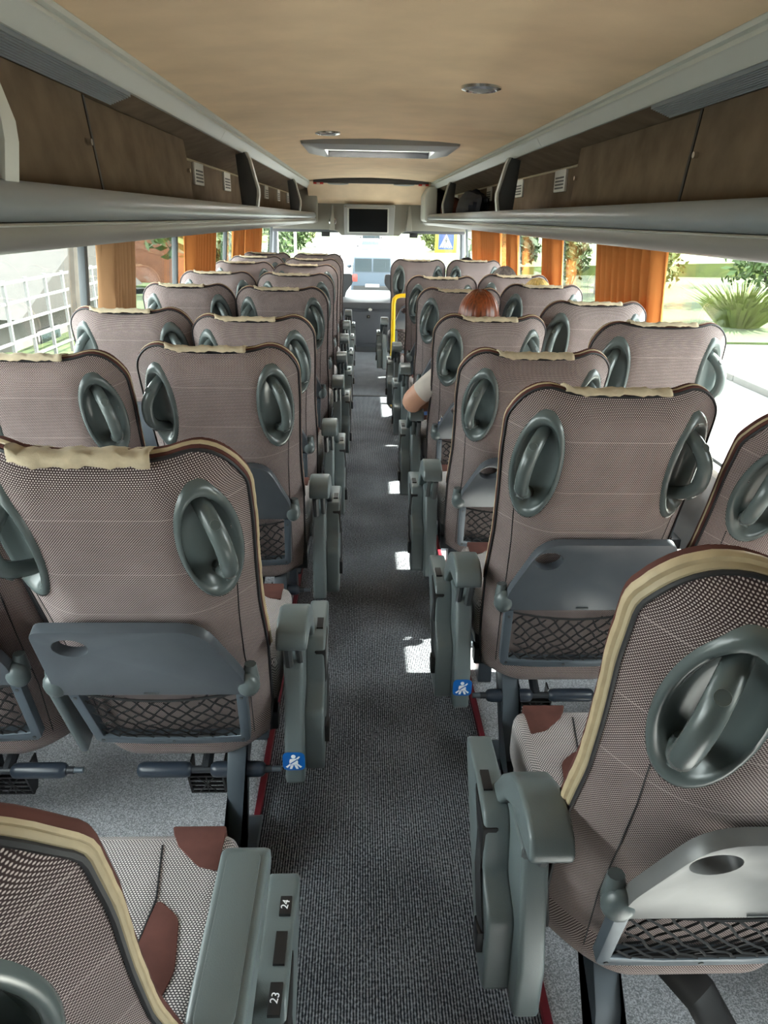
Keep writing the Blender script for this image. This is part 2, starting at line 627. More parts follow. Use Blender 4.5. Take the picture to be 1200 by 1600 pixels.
cb = MB()
idx = {}
for j, y in enumerate(ys):
    for i, x in enumerate(xs):
        idx[i, j] = len(cb.v)
        cb.v.append((x, y, ceil_z(x)))
for j in range(len(ys) - 1):
    for i in range(len(xs) - 1):
        if HX0 - 1e-6 <= xs[i] < HX1 - 1e-6 and abs(ys[j] - HY0) < 1e-6:
            continue
        cb.f.append((idx[i, j], idx[i + 1, j], idx[i + 1, j + 1], idx[i, j + 1]))
        cb.m.append(0)
ce = cb.build('ceiling', 'suede_tan')
struct(ce, 'tan suede ceiling lining over the aisle', 'ceiling')
cs = MB()
cs.add([(-.70, 8.60, 1.70), (.70, 8.60, 1.70), (.70, 9.02, 1.475), (-.70, 9.02, 1.475), (-.70, 8.60, 1.73), (.70, 8.60, 1.73), (.70, 9.05, 1.50), (-.70, 9.05, 1.50)],
       [(0, 1, 2, 3), (7, 6, 5, 4), (0, 4, 5, 1), (1, 5, 6, 2), (2, 6, 7, 3), (3, 7, 4, 0)])
cs.build('front_soffit', 'suede_tan', ce, smooth=False)
rf = MB()
rf.box(-1.28, HX0, Y0 - .1, 9.7, 1.84, 1.90).box(HX1, 1.28, Y0 - .1, 9.7, 1.84, 1.90).box(HX0, HX1, Y0 - .1, HY0, 1.84, 1.90).box(HX0, HX1, HY1, 9.7, 1.84, 1.90)
struct(rf.build('roof', 'wall_grey', smooth=False), 'outer roof shell above the ceiling lining', 'roof')

# roof hatch
h = empty('roof_hatch', ((HX0 + HX1) / 2, (HY0 + HY1) / 2, 1.70), 'light grey framed roof hatch let into the tan ceiling', 'hatch')
hx, hy = (HX1 - HX0) / 2, (HY1 - HY0) / 2
fr = MB()
lv = [(hx + .135, hy + .12, .045), (hx + .125, hy + .11, .012), (hx + .03, hy + .025, -.010), (hx, hy, -.006), (hx, hy, .05)]
rs = []
for a, b, z in lv:
    rs.append([(x, y, z) for x, y in rounded([(-a, -b), (a, -b), (a, b), (-a, b)], 0.03 if a > hx else 0.02)])
fr.rings(rs, True, False, False).build('hatch_frame', 'monitor_grey', h)
MB().box(-hx - .02, hx + .02, -hy - .02, hy + .02, .036, .046).build('hatch_panel', 'hatch_panel', h, smooth=False)
MB().box(-hx + .002, hx - .002, hy - .012, hy - .002, -.012, .030).build('hatch_gasket', 'black_plastic', h, smooth=False)
MB().tube([(-hx + .004, hy - .03, .026), (hx - .004, hy - .03, .026)], .005, 8).build('hatch_bar', 'aluminium', h)

# small round ceiling lamps
for (x, y, which) in ((0.296, 2.62, 'before the hatch, nearer the camera'), (-0.262, 4.06, 'beside the hatch frame')):
    l = empty('ceiling_lamp', (x, y, ceil_z(x)), 'small round chrome ceiling lamp %s' % which, 'lamp', 'round ceiling lamps')
    m = MB()
    m.rings([[(r_ * math.cos(2 * math.pi * j / 28), r_ * math.sin(2 * math.pi * j / 28), z_) for j in range(28)] for r_, z_ in ((.066, .004), (.064, -.008), (.050, -.013), (.044, -.008))], True, False, False)
    m.build('lamp_bezel', 'chrome', l)
    MB().ball((0, 0, -.006), .045, .045, .010, 20, 6).build('lamp_lens', 'monitor_grey', l)

# front ceiling strip with lights
stp = empty('ceiling_strip', (0.01, 8.56, 1.70), 'dark strip across the ceiling with red end lamps before the monitor', 'light strip')
MB().box(-.63, .63, -.045, .045, -.015, .03).build('strip_body', 'dash_grey', stp, bevel=0.006)
for sx in (-1, 1):
    MB().box(sx * .575 - .055, sx * .575 + .055, -.05, .03, -.030, -.012).build('red_lamp', 'red_lens', stp, bevel=0.006)
    MB().box(sx * .575 - .018, sx * .575 + .018, -.055, -.045, -.030, -.016).build('lamp_diffuser', 'vent_white', stp)
    MB().ball((sx * .36, -.02, -.022), .12, .045, .012, 20, 6).build('spot_lamp', 'monitor_grey', stp)

# ------------------------------------------------------------------ luggage racks
for s, nm in ((-1, 'house-side'), (1, 'pavement-side')):
    rk = empty('luggage_rack', (0, 0, 1.30), 'grey %s overhead luggage rack lined with brown suede' % nm, 'luggage rack')
    z = -1.30

    def pr(pts, name, m, y0=Y0, y1=Y1, bevel=0.0, parent=rk):
        o = MB().prism([(s * a, b + z) for a, b in pts], 'y', y0, y1).build(name, m, parent, bevel=bevel)
        return o
    # front lip and bolster tube
    lip = [(.650, 1.383), (.640, 1.386), (.630, 1.380), (.622, 1.366), (.618, 1.350), (.622, 1.334), (.632, 1.324), (.655, 1.322), (.66, 1.37)]
    pr(lip, 'rack_lip', 'rack_grey')
    tube = [(.628, 1.322), (.618, 1.318), (.614, 1.308), (.617, 1.296), (.627, 1.285), (.645, 1.277), (.68, 1.273), (.74, 1.275), (1.13, 1.262), (1.13, 1.290), (.66, 1.322)]
    pr(tube, 'rack_underside', 'rack_tube')
    pr([(.619, 1.3225), (.613, 1.3195), (.619, 1.3165), (.640, 1.3175), (.64, 1.3225)], 'rack_bead', 'rail_light')
    pr([(.65, 1.322), (.65, 1.328), (.93, 1.318), (.93, 1.290)], 'rack_shelf', 'suede_dark')
    pr([(.905, 1.31), (.905, 1.585), (.93, 1.585), (.93, 1.31)], 'rack_back', 'suede_dark')
    pr([(.704, 1.648), (.91, 1.582), (.93, 1.60), (.71, 1.665)], 'rack_soffit', 'suede_dark')
    MB().tube([(s * .902, Y0, 1.578 + z), (s * .902, Y1, 1.578 + z)], .006, 6).build('welt', 'beige_shadowed', rk)
    # cornice rail between rack and ceiling, two pieces with a joint
    rail = [(.672, 1.712), (.664, 1.704), (.666, 1.694), (.676, 1.690), (.676, 1.684), (.668, 1.682), (.668, 1.676), (.676, 1.672), (.694, 1.645), (.703, 1.638), (.718, 1.640), (.73, 1.66), (.73, 1.735), (.69, 1.735)]
    for a, b in ((Y0, 3.46), (3.463, Y1)):
        pr(rail, 'cornice_rail', 'rail_light', a, b)
    # closed compartments near the camera
    for a, b, off in ((Y0 + .02, 2.02, 0.0), (2.034, 3.16, 0.014)):
        cp = MB().prism([(s * (.745 + off), 1.33 + z), (s * (.775 + off), 1.612 + z), (s * .90, 1.585 + z), (s * .90, 1.33 + z)], 'y', a, b).build('locker_panel', 'suede_dark', rk, bevel=0.004)
        m = MB().disc((s * (.760 + off), b - .045, 1.50 + z), (-s, 0, 0), .008, .012, 12)
        m.build('locker_catch', 'chrome', cp)
    MB().prism([(s * .7438, 1.332 + z), (s * .7733, 1.608 + z), (s * .80, 1.604 + z), (s * .80, 1.332 + z)], 'y', 2.0205, 2.0340).build('locker_joint', 'black_plastic', rk, smooth=False)
    rb = MB()
    for k in range(9):
        t = k / 9.0
        x_, z_ = lerp(.712, .772, t), lerp(1.636, 1.614, t)
        rb.box(min(s * x_, s * (x_ + .004)), max(s * x_, s * (x_ + .004)), Y0, 2.22, z_ + z - .006, z_ + z + .004)
    rb.build('ribbed_grille', 'rack_grey', rk, smooth=False)
    # dividers
    for y in (1.24, 4.12, 6.88):
        front = [(.694, 1.643), (.678, 1.61), (.640, 1.47), (.640, 1.44), (.650, 1.380)]
        d = MB().prism([(s * a, b + z) for a, b in front] + [(s * .715, 1.33 + z), (s * .742, 1.630 + z)], 'y', y - .012, y + .030).build('divider', 'cover_dark', rk, bevel=0.003)
        t = MB()
        w0 = [(a - .014, b) for a, b in front]
        t.prism([(s * a, b + z) for a, b in w0] + [(s * a, b + z) for a, b in reversed(front)], 'y', y - .016, y + .034)
        t.build('divider_trim', 'rail_light', d, bevel=0.003)
    # air vents on the back wall
    for y in ((3.92, 4.72, 5.58, 6.62, 7.56, 8.50) if s < 0 else (3.86, 4.86, 6.00, 7.05, 8.10)):
        v = MB().box(min(s * .893, s * .905), max(s * .893, s * .905), y - .105, y + .105, 1.475 + z, 1.575 + z).build('air_vent', 'vent_white', rk, bevel=0.003)
        g = MB()
        for k in range(4):
            zz = 1.488 + z + k * .0155
            g.box(min(s * .8915, s * .894), max(s * .8915, s * .894), y - .080, y + .080, zz, zz + .008)
        g.build('vent_slot', 'black_plastic', v, smooth=False)
    # rounded end piece to the bulkhead
    pr([(.60, 1.29), (.60, 1.60), (.66, 1.70), (.78, 1.70), (.95, 1.6), (.95, 1.27), (.66, 1.265)], 'rack_end', 'bulkhead_grey', 8.86, 8.995, bevel=0.02)
    if s > 0:
        pr([(.585, 1.33), (.585, 1.58), (.63, 1.66), (.72, 1.66), (.72, 1.30), (.62, 1.30)], 'end_column', 'rail_light', 8.30, 8.86, bevel=0.02)

# dark coat lying in the pavement-side rack
cbm = MB()
cbm.ball((0, 0, 0), .098, .56, .108, 26, 16, lambda d: 1 + .10 * math.sin(7 * d.y + 3 * d.z) + .07 * math.sin(11 * d.x + 5 * d.y + 1) - .2 * max(0, -d.z - .55))
co = cbm.build('coat', 'coat_navy')
co.location = (.780, 6.10, 1.437)
tag(co, 'dark navy coat bundled in the overhead rack near the front', 'coat')
bg2 = MB().ball((0, 0, 0), .10, .24, .098, 20, 12, lambda d: 1 + .12 * math.sin(9 * d.y + 2) - .2 * max(0, -d.z - .55)).build('soft_bag', 'brown_velour')
bg2.location = (.775, 7.35, 1.427)
tag(bg2, 'dull brown soft bag in the rack ahead of the navy coat', 'bag')

# ------------------------------------------------------------------ front of the bus
bk = MB()
pts = []
for x in (-1.24, -.90, -.60, -.45, -.40, -.36, -.33):
    pts.append((x, {-1.24: 1.205, -.90: 1.205, -.60: 1.205, -.45: 1.203, -.40: 1.195, -.36: 1.175, -.33: 1.145}[x]))
pts = pts + [(.35, 1.145), (.38, 1.175), (.42, 1.195), (.47, 1.203), (.62, 1.205), (1.24, 1.205)]
poly = pts + [(1.24, 1.85), (-1.24, 1.85)]
bk.prism(poly, 'y', 9.0, 9.08)
blk = bk.build('wall_front', 'bulkhead_grey', smooth=False, bevel=0.006)
struct(blk, 'grey front bulkhead panel above the windscreen', 'wall')
for sx, a, b in ((-1, -.47, -.40), (1, .42, .50)):
    MB().prism([(a, 1.20), (b, 1.20), (lerp(a, b, .7), 1.47), (lerp(a, b, .45), 1.47)], 'y', 8.93, 9.0).build('bulkhead_rib', 'bulkhead_grey', blk, bevel=0.012)
sv = MB()
sv.box(-1.15, -.36, 9.1, 9.16, 1.17, 1.215).box(.38, 1.15, 9.1, 9.16, 1.17, 1.215)
sv.build('sun_visor', 'dash_grey', blk, bevel=0.01)
for x in (-.52, .53):
    MB().box(x - .05, x + .05, 9.08, 9.14, 1.125, 1.175).build('visor_bracket', 'black_plastic', blk, bevel=0.008)
sp = MB()
sp.rings([[(-.432 + r_ * math.cos(2 * math.pi * j / 24), 9.0 - h_, 1.29 + r_ * math.sin(2 * math.pi * j / 24)) for j in range(24)] for r_, h_ in ((.043, 0), (.043, .014), (.034, .02), (.030, .008), (.014, .006), (.010, .014))], True, False, True)
sp.build('loudspeaker', 'chrome', blk)

tv = empty('television', (0.0, 8.99, 1.145), 'flat TV monitor with black screen on the front bulkhead', 'television')
m = MB()
m.prism(rounded([(-.292, 0), (.282, 0), (.295, .335), (-.30, .335)], .02), 'y', -.075, .005)
m.build('housing', 'monitor_grey', tv, bevel=0.008)
MB().box(-.258, .222, -.081, -.070, .030, .298).build('bezel', 'rail_light', tv, bevel=0.003)
MB().box(-.238, .208, -.085, -.076, .040, .288).build('screen', 'screen_glass', tv, smooth=False)
for sx in (-.275, .272):
    MB().disc((sx, -.074, .31), (0, -1, 0), .007, .006, 10).build('screw', 'chrome', tv)

# console, dash and windscreen
cn = empty('console', (-.012, 7.75, 0), 'dark grey console box with latch at the end of the aisle', 'console')
MB().box(-.27, .27, .0, .45, .05, .455).build('body', 'console_grey', cn, bevel=0.01)
MB().box(-.235, .235, -.012, .002, .085, .425).build('door', 'console_grey', cn, bevel=0.006)
MB().box(-.27, .27, .005, .03, 0, .05).build('plinth', 'dash_grey', cn)
MB().box(-.33, .33, -.05, .50, .455, .52).build('worktop', 'dash_grey', cn, bevel=0.012)
MB().box(-.02, .015, -.018, -.010, .355, .39).build('lock_plate', 'black_plastic', cn, bevel=0.002)
MB().box(-.008, .006, -.022, -.016, .366, .379).build('lock', 'chrome', cn)
MB().ball((.015, -.055, .448), .020, .012, .016, 12, 8).build('latch', 'vent_white', cn)
dsh = MB()
dsh.prism([(8.45, .0), (8.45, .38), (8.6, .47), (9.3, .50), (9.585, .40), (9.585, .0)], 'x', -1.15, 1.15)
do = dsh.build('dashboard', 'dash_grey', bevel=0.02)
tag(do, 'wide dark dashboard under the windscreen beyond the console', 'dashboard')
for sx in (-1, 1):
    pd = empty('guide_seat', (-.012 + sx * .30, 8.33, 0.0), 'dark small-backed folding seat %s the console top' % ('on the driver side of' if sx < 0 else 'on the door side of'), 'seat', 'folding front seats')
    q = rounded([(-.035, .50), (.035, .50), (.05, .57), (.125, .66), (.12, .76), (-.12, .76), (-.125, .66), (-.05, .57)], .03)
    MB().prism(q, 'y', -.02, .02).build('backrest', 'dash_grey', pd, bevel=0.008)
    MB().box(-.03, .03, -.015, .02, 0.0, .53).build('stem', 'dash_grey', pd, bevel=0.005)
wsr = empty('windscreen', (0, 9.62, .40))
struct(wsr, 'wide front windscreen of the coach', 'window')
MB().add([(-1.2, 0, 0), (1.2, 0, 0), (1.15, -.12, 1.1), (-1.15, -.12, 1.1), (-1.2, .006, 0), (1.2, .006, 0), (1.15, -.114, 1.1), (-1.15, -.114, 1.1)],
         [(0, 1, 2, 3), (7, 6, 5, 4), (0, 4, 5, 1), (1, 5, 6, 2), (2, 6, 7, 3), (3, 7, 4, 0)]).build('pane', 'window_glass', wsr, smooth=False)
for sx in (-1, 1):
    MB().tube([(sx * 1.21, 0, -.05), (sx * 1.19, -.04, .55), (sx * 1.15, -.12, 1.1)], .035, 8).build('pillar', 'post_grey', wsr)
fp = MB().box(-1.25, 1.25, 9.60, 9.66, -.3, .40).build('wall_nose', 'wall_grey', smooth=False)
struct(fp, 'front body panel of the coach under the windscreen', 'wall')

# carpet seam and sunlit threshold strip
sm = MB().box(AL + .02, AR - .02, 5.68, 5.72, 0.0, .005).build('carpet_seam', 'piping_black')
tag(sm, 'thin dark joining strip across the aisle carpet', 'strip')

# yellow handrail
hr = empty('handrail', (.150, 5.45, 0), 'bright yellow bent handrail on the aisle beside the beige-lit front seat', 'handrail')
MB().tube([(0, 0, .03), (0, 0, .60), (0, 0, .755), (.006, .004, .785), (.022, .010, .803), (.05, .018, .81), (.15, .03, .812), (.26, .04, .812)], .0155, 12).build('tube', 'yellow_paint', hr)
MB().prism([(-.02, .0), (.02, 0.0), (.05, -.16), (.005, -.16)], 'z', 0.0, .022).build('foot_plate', 'yellow_paint', hr, bevel=0.004)
MB().tube([(.0, .0, .02), (.0, 0, .06)], .024, 12).build('collar', 'yellow_paint', hr)

# ------------------------------------------------------------------ curtains
def curtain(s, y0, y1, folds, label, pleat='curtain_orange', taper=0.0, seed=0, tilt=0.0, deep=.033):
    rnd = random.Random(seed)
    n = folds * 10
    nz = 14
    ph = [rnd.uniform(-.5, .5) for _ in range(folds + 2)]
    mbx = MB()
    W = y1 - y0
    for k in range(nz + 1):
        z = lerp(HEAD - .012, .60, k / nz)
        for i in range(n + 1):
            t = i / n
            y = lerp(y0, y1, t)
            yc = (y0 + y1) / 2
            y = yc + (y - yc) * (1 - taper * math.sin(min(1, k / nz * 1.2) * math.pi / 2))
            a = 2 * math.pi * folds * t + ph[int(t * folds)] * .6 + .35 * math.sin(3 * t + k * .15)
            amp = deep * .85 + .005 * math.sin(5 * t + seed)
            x = wall_x(z) - .026 - tilt * t + amp * (math.sin(a) + .25 * math.sin(2 * a + 1 + .2 * k))
            mbx.v.append((s * x, y + .010 * math.cos(a), z))
    for k in range(nz):
        for i in range(n):
            a = k * (n + 1) + i
            mbx.f.append((a, a + 1, a + n + 2, a + n + 1))
            mbx.m.append(0)
    o = mbx.build('curtain', pleat, angle=80)
    md = o.modifiers.new('thickness', 'SOLIDIFY')
    md.thickness = .002
    hdm = MB().tube([(s * (wall_x(HEAD) - .030), y0 - .02, HEAD - .011), (s * (wall_x(HEAD) - .030), y1 + .02, HEAD - .011)], .005, 6)
    hdm.build('curtain_rail', 'rail_light', o)
    tag(o, label, 'curtain', 'pleated window curtains')
    return o


curtain(1, 1.12, 1.62, 6, 'added unseen orange curtain beside the cropped window seat, keeping sun off the aisle', 'curtain_orange', .0, 10)  # unseen curtain, added to block a sun patch between the first rows
curtain(-1, 2.92, 3.16, 7, 'brown pleated curtain beside the window with the slate-roofed house', 'curtain_brown', .05, 1, .035, .030)
curtain(-1, 4.38, 4.92, 8, 'broad orange curtain, second along the house side', 'curtain_orange', .05, 2, .03, .030)
curtain(-1, 6.00, 6.30, 4, 'narrow orange curtain, third along the house side', 'curtain_orange', .0, 3)
curtain(-1, 6.58, 7.42, 6, 'gathered orange curtain next to the front pillar on the house side', 'curtain_orange', .12, 4)
curtain(1, 2.88, 3.46, 9, 'bright orange pleated curtain beside the window with the spiky grass', 'curtain_orange', .05, 5, .060, .036)
curtain(1, 4.44, 4.80, 4, 'orange curtain behind the fair-haired passenger on the pavement side', 'curtain_orange', .0, 6)
curtain(1, 5.74, 6.02, 3, 'slim orange curtain by the grey-haired passenger', 'curtain_orange', .0, 7)
curtain(1, 6.45, 7.34, 7, 'wide orange curtain near the dark-haired passenger', 'curtain_orange', .15, 8)
curtain(1, 7.46, 7.86, 3, 'frontmost orange curtain on the pavement side', 'curtain_orange', .0, 9)

# ------------------------------------------------------------------ coach seats
TOP = 0.82            # length of the backrest along its slope
ZB = 0.24             # height of its lower edge


WIDE = [1.0]


def half_w(s):
    return half_w0(s) * WIDE[0]


def half_w0(s):
    w = interp(s, [0, .10, .30, .45, .56, .66, .73], [.188, .198, .205, .203, .207, .212, .212])
    if s > .73:
        w = .128 + .084 * math.sqrt(max(0.0, 1 - ((s - .73) / .09) ** 2))
    return w


def depth(x, s):
    a = abs(x)
    n = .100 * max(0.0, (a - .085) / .14) ** 1.8
    if s > .755:
        n += .045 * ((s - .755) / .065) ** 2
    if s < .085:
        n -= .016 * math.sin(math.pi * s / .085)
    if s < .02:
        n += .03 * ((.02 - s) / .02) ** 2
    n += .006 * math.sin(s * 7)
    return n


HC_X, HC_S, HA, HB, TILT = .150, .658, .051, .123, R(4)


def handle_frame(sd):
    c = Vector((sd * HC_X, depth(sd * HC_X, HC_S), HC_S))
    e = .004
    dx = (depth(sd * (HC_X + .03), HC_S) - depth(sd * (HC_X - .03), HC_S)) / .06
    t = Vector((sd, dx, 0)).normalized()          # outward along the cloth
    b = Vector((0, .0, 1))
    n = t.cross(b) * sd
    n = Vector((sd * dx, -1, 0)).normalized()     # out of the cloth, rearwards
    ct_, st_ = math.cos(TILT), math.sin(TILT)
    maj = b * ct_ - t * st_
    mnr = t * ct_ + b * st_
    return c, mnr, maj, n


def backrest_shell(ns=1.0):
    NU, NS = 56, 76
    m = MB()
    m.uv = []
    ss = [TOP * (k / NS) for k in range(NS + 1)]
    ss[-1] = TOP
    for s in ss:
        w = half_w(min(s, TOP - 1e-6))
        u_len = 0.0
        pts = []
        for i in range(NU + 1):
            u = -1 + 2 * i / NU
            x = u * w
            dip = -.010 * (1 - (x / .133) ** 2) * max(0, (s - .74) / .08) if abs(x) < .133 else 0
            pts.append(Vector((x, depth(x, s), s + dip)))
        mid = NU // 2
        L = [0.0] * (NU + 1)
        for i in range(mid + 1, NU + 1):
            L[i] = L[i - 1] + (pts[i] - pts[i - 1]).length
        for i in range(mid - 1, -1, -1):
            L[i] = L[i + 1] - (pts[i] - pts[i + 1]).length
        for i, p in enumerate(pts):
            m.v.append(tuple(p))
            m.uv.append((L[i], s))
    fr_ = [handle_frame(-1), handle_frame(1)]
    for k in range(NS):
        for i in range(NU):
            a = k * (NU + 1) + i
            q = (a, a + 1, a + NU + 2, a + NU + 1)
            c = sum((Vector(m.v[j]) for j in q), Vector()) / 4
            hole = False
            for (hc, mn_, mj_, n_) in fr_:
                d = c - hc
                if (d.dot(mn_) / HA) ** 2 + (d.dot(mj_) / HB) ** 2 < .93 ** 2 and abs(d.dot(n_)) < .05:
                    hole = True
            if hole:
                continue
            m.f.append(q)
            m.m.append(0)
    # front of the backrest
    o = len(m.v)
    for s in ss:
        w = half_w(min(s, TOP - 1e-6))
        ne = depth(w, s) + (.034 - (.010 if s > .80 else 0)) * ns
        for i in range(NU + 1):
            u = -1 + 2 * i / NU
            t = min(1.0, (1 - abs(u)) / .35)
            t = t * t * (3 - 2 * t)
            n = lerp(ne, max(.112 + .012 * math.sin(s * 8), 0) if s < .72 else lerp(.118, .076, (s - .72) / .10), t)
            m.v.append((u * w * .985, n, s - (.014 * max(0, (s - .78) / .04))))
            m.uv.append((u * w, s))
    for k in range(NS):
        for i in range(NU):
            a = o + k * (NU + 1) + i
            m.f.append((a, a + NU + 1, a + NU + 2, a + 1))
            m.m.append(0)
    # underside
    for i in range(NU):
        m.f.append((i, o + i, o + i + 1, i + 1))
        m.m.append(1)
    return m


def perimeter(s0=0.0):
    pts = []
    ss = [lerp(s0, .73, k / 26) for k in range(27)]
    L = [(-half_w(s), s) for s in ss]
    for k in range(1, 13):
        a = math.pi / 2 * k / 12
        L.append(((-.128 - .084 * math.cos(a)) * WIDE[0], .73 + .09 * math.sin(a)))
    for k in range(1, 12):
        L.append((lerp(-.128, .128, k / 12) * WIDE[0], TOP))
    full = L + [(-x, s) for x, s in reversed(L[:27 + 12])]
    for x, s in full:
        dip = -.010 * (1 - (x / .133) ** 2) if (s > TOP - 1e-4 and abs(x) < .133) else 0
        pts.append(Vector((x, depth(x, min(s, TOP)), s + dip)))
    return pts


def band(profile, s0, ns=1.0):
    P = perimeter(s0)
    rs = []
    for i, p in enumerate(P):
        t = P[min(i + 1, len(P) - 1)] - P[max(i - 1, 0)]
        o = Vector((-t.z, 0, t.x)).normalized()
        k = 1 + .10 * math.sin(i * 1.9) * math.sin(i * .7)
        rs.append([p + o * (a * k) + Vector((0, b * ns, 0)) for a, b in profile])
    return MB().rings(rs, False, False, False)


def backrest_parts(hole_sign, slant_sign, flap, bs=1.0, ns=1.0):
    """all meshes that lean with the backrest: list of (name, object, subparts)"""
    made = []
    bk_ = backrest_shell(ns).build('backrest', ['weave_back', 'brown_velour'], recalc=False, angle=60)
    sub = [MB().tube([p + Vector((0, -.001, 0)) for p in perimeter(.02)], .0030, 6).build('piping', 'piping_black', bk_)]
    band([(.0, .001), (.003, .003), (.004, .007), (.0035, .011)], .29, ns).build('edge_band', 'beige_shadowed' if bs > .45 and bs != .75 else 'brown_velour', bk_)
    band([(.003 * bs, .010), (.0075 * bs, .013), (.009 * bs, .018), (.007 * bs, .010 + .014 * bs), (.002 * bs, .012 + .016 * bs)], .29, ns).build('edge_roll', 'beige_leather', bk_)
    band([(.001, .010 + .016 * bs), (.003 * bs, .023 + .006 * bs), (.003 * bs - .002 * (1 - bs), .029 + .006 * bs), (-.002, .034 + .004 * bs), (-.010, .035 + .004 * bs)], .29, ns).build('edge_welt', 'brown_velour', bk_)
    band([(.0, .0), (.001, .012), (.0, .024), (-.006, .034)], .02, ns).build('side_gusset', 'brown_velour', bk_)
    if flap:
        hang = flap
        m = MB()
        path = [(.026, hang), (.025, hang + .002), (.0265, .831), (.033, .836), (.045, .835), (.060, .826), (.076, .812), (.092, .794), (.106, .77), (.128, .70), (.132, .62)]
        NX = 22
        for k, (n, s) in enumerate(path):
            for i in range(NX + 1):
                x = lerp(-.118, .085, i / NX)
                wob = .003 * math.sin(i * 1.1 + k * .6) + .002 * math.sin(i * 2.7)
                dpt = depth(x, .80) - depth(0, .80)
                lower = -.002 * math.sin(i * .35) - .008 * (1 - (x / .133) ** 2)
                m.v.append((x + .002 * math.sin(k), n + dpt * .8 + (wob * .7 if k < 4 else 0), s + lower * (1 if k < 6 else .3) + wob * (.6 if k > 2 else .3)))
        for k in range(len(path) - 1):
            for i in range(NX):
                a = k * (NX + 1) + i
                m.f.append((a, a + 1, a + NX + 2, a + NX + 1))
                m.m.append(0)
        fo = m.build('headrest_cloth', 'cream_cloth', bk_, angle=70)
        md = fo.modifiers.new('thickness', 'SOLIDIFY')
        md.thickness = .004
    for sx in (-1, 1):
        MB().tube([(x_, depth(x_, s_) - .0004, s_) for x_, s_ in ((sx * .176, .535), (sx * .170, .45), (sx * .166, .35), (sx * .163, .2), (sx * .160, .06))], .0011, 5).build('stitch_seam', 'piping_black', bk_)
    made.append(bk_)
    # grab handles
    for sd in (-1, 1):
        c, mn_, mj_, n_ = handle_frame(sd)
        m = MB()
        N = 40
        rs = []
        for sc, off, follow in ((1.07, -.001, 1), (1.05, .005, 1), (.98, .0085, 1), (.90, .007, .8), (.84, .000, .4), (.75, -.016, 0), (.58, -.024, 0), (.30, -.028, 0), (.03, -.029, 0)):
            ring = []
            for j in range(N):
                a = 2 * math.pi * j / N
                p = c + mn_ * (HA * sc * math.cos(a)) + mj_ * (HB * sc * math.sin(a))
                q = Vector((p.x, depth(p.x, min(p.z, .785)), p.z))
                base = p.lerp(q, follow)
                ring.append(base + n_ * off)
            rs.append(ring)
        m.rings(rs, True, False, True)
        h_ = m.build('grab_handle', 'handle_plastic', angle=80)
        pts, rr = [], []
        for k in range(17):
            t = -1 + 2 * k / 16
            lift = -.034 + .075 * (1 - abs(t) ** 2.6)
            pts.append(c + mj_ * (t * HB * .70) + n_ * lift + mn_ * .010)
            rr.append(.0150 - .002 * abs(t) ** 6)
        MB().tube(pts, rr, 14, ry=None, side=mn_).build('handle_bar', 'handle_plastic', h_, angle=80)
        for k in (3, 13):
            cp = MB()
            d = (pts[k + 1] - pts[k - 1]).normalized()
            nn = (n_ - d * n_.dot(d)).normalized()
            cp.disc(pts[k] + nn * (rr[k] - .0015), nn, .0085, .0021, 16, r2=.008)
            cp.build('handle_cap', 'cap_plastic', h_)
        made.append(h_)
    # tray table: g = slanted side
    g = slant_sign
    out = rounded([(g * .176, .300), (g * .176, .350), (g * .118, .496), (-g * .172, .496), (-g * .178, .300)], [.012, .03, .045, .022, .012], 5)
    hole = [(hole_sign * .112 + .031 * math.cos(2 * math.pi * j / 24), .450 + .025 * math.sin(2 * math.pi * j / 24)) for j in range(24)]
    if hole_sign == g:
        hole = [(p[0] - hole_sign * .012, p[1]) for p in hole]
    V, F = plate_with_hole(out, hole, lambda p, d: (p[0], d, p[1]), -.034, -.012)
    tr = MB().add(V, F).build('tray_table', 'tray_plastic', bevel=0.0035)
    for sx in (-1, 1):
        MB().ball((sx * .178, -.020, .312), .023, .021, .031, 14, 10, lambda d: 1 + .12 * d.z).build('tray_pivot', 'grey_plastic', tr)
        MB().tube([(sx * .182, -.012, .318), (sx * .184, .0, .352)], [.018, .011], 10).build('pivot_arm', 'grey_plastic', tr)
    kk = MB().box(-.014, .014, -.0362, -.034, .306, .309)
    kk.build('tray_mark', 'cover_dark', tr, smooth=False)
    made.append(tr)
    # net pocket
    po = [(-.170, .282), (-.160, .098), (-.150, .086), (-.06, .079), (.06, .079), (.150, .086), (.160, .098), (.170, .282)]
    pi_ = [(.150, .282), (.141, .112), (.06, .103), (-.06, .103), (-.141, .112), (-.150, .282)]
    nf = MB()
    nf.prism(po + pi_, 'y', -.018, .004)
    nfo = nf.build('net_pocket', 'steel_grey', bevel=0.003)
    for x, s in ((-.159, .262), (.159, .262), (-.145, .099), (.145, .099), (0, .091)):
        MB().disc((x, -.0175, s), (0, -1, 0), .004, .002, 8).build('screw', 'cover_dark', nfo)
    nt_ = MB()
    rnd = random.Random(5)
    step = .031

    def top_s(x):
        return .272 - .016 * (1 - (x / .15) ** 2)

    def bot_s(x):
        return .104
    for sg in (-1, 1):
        for k in range(-12, 13):
            x0 = k * step
            pts = []
            for q in range(15):
                t = q / 14
                s = lerp(.10, .285, t)
                x = x0 + sg * (s - .19) * .95 + .0035 * math.sin(k * 1.7 + q * 1.3)
                if abs(x) > lerp(.141, .150, (s - .1) / .18) or s > top_s(x):
                    if len(pts) > 1:
                        nt_.tube(pts, .0021, 4, caps=False)
                    pts = []
                    continue
                sag = .010 * math.sin(math.pi * (s - .1) / .17) * (1 - (x / .15) ** 2)
                pts.append((x, -.012 - sag + .002 * sg, s + .003 * math.sin(k * 2.3 + q * 1.9 + sg)))
            if len(pts) > 1:
                nt_.tube(pts, .0021, 4, caps=False)
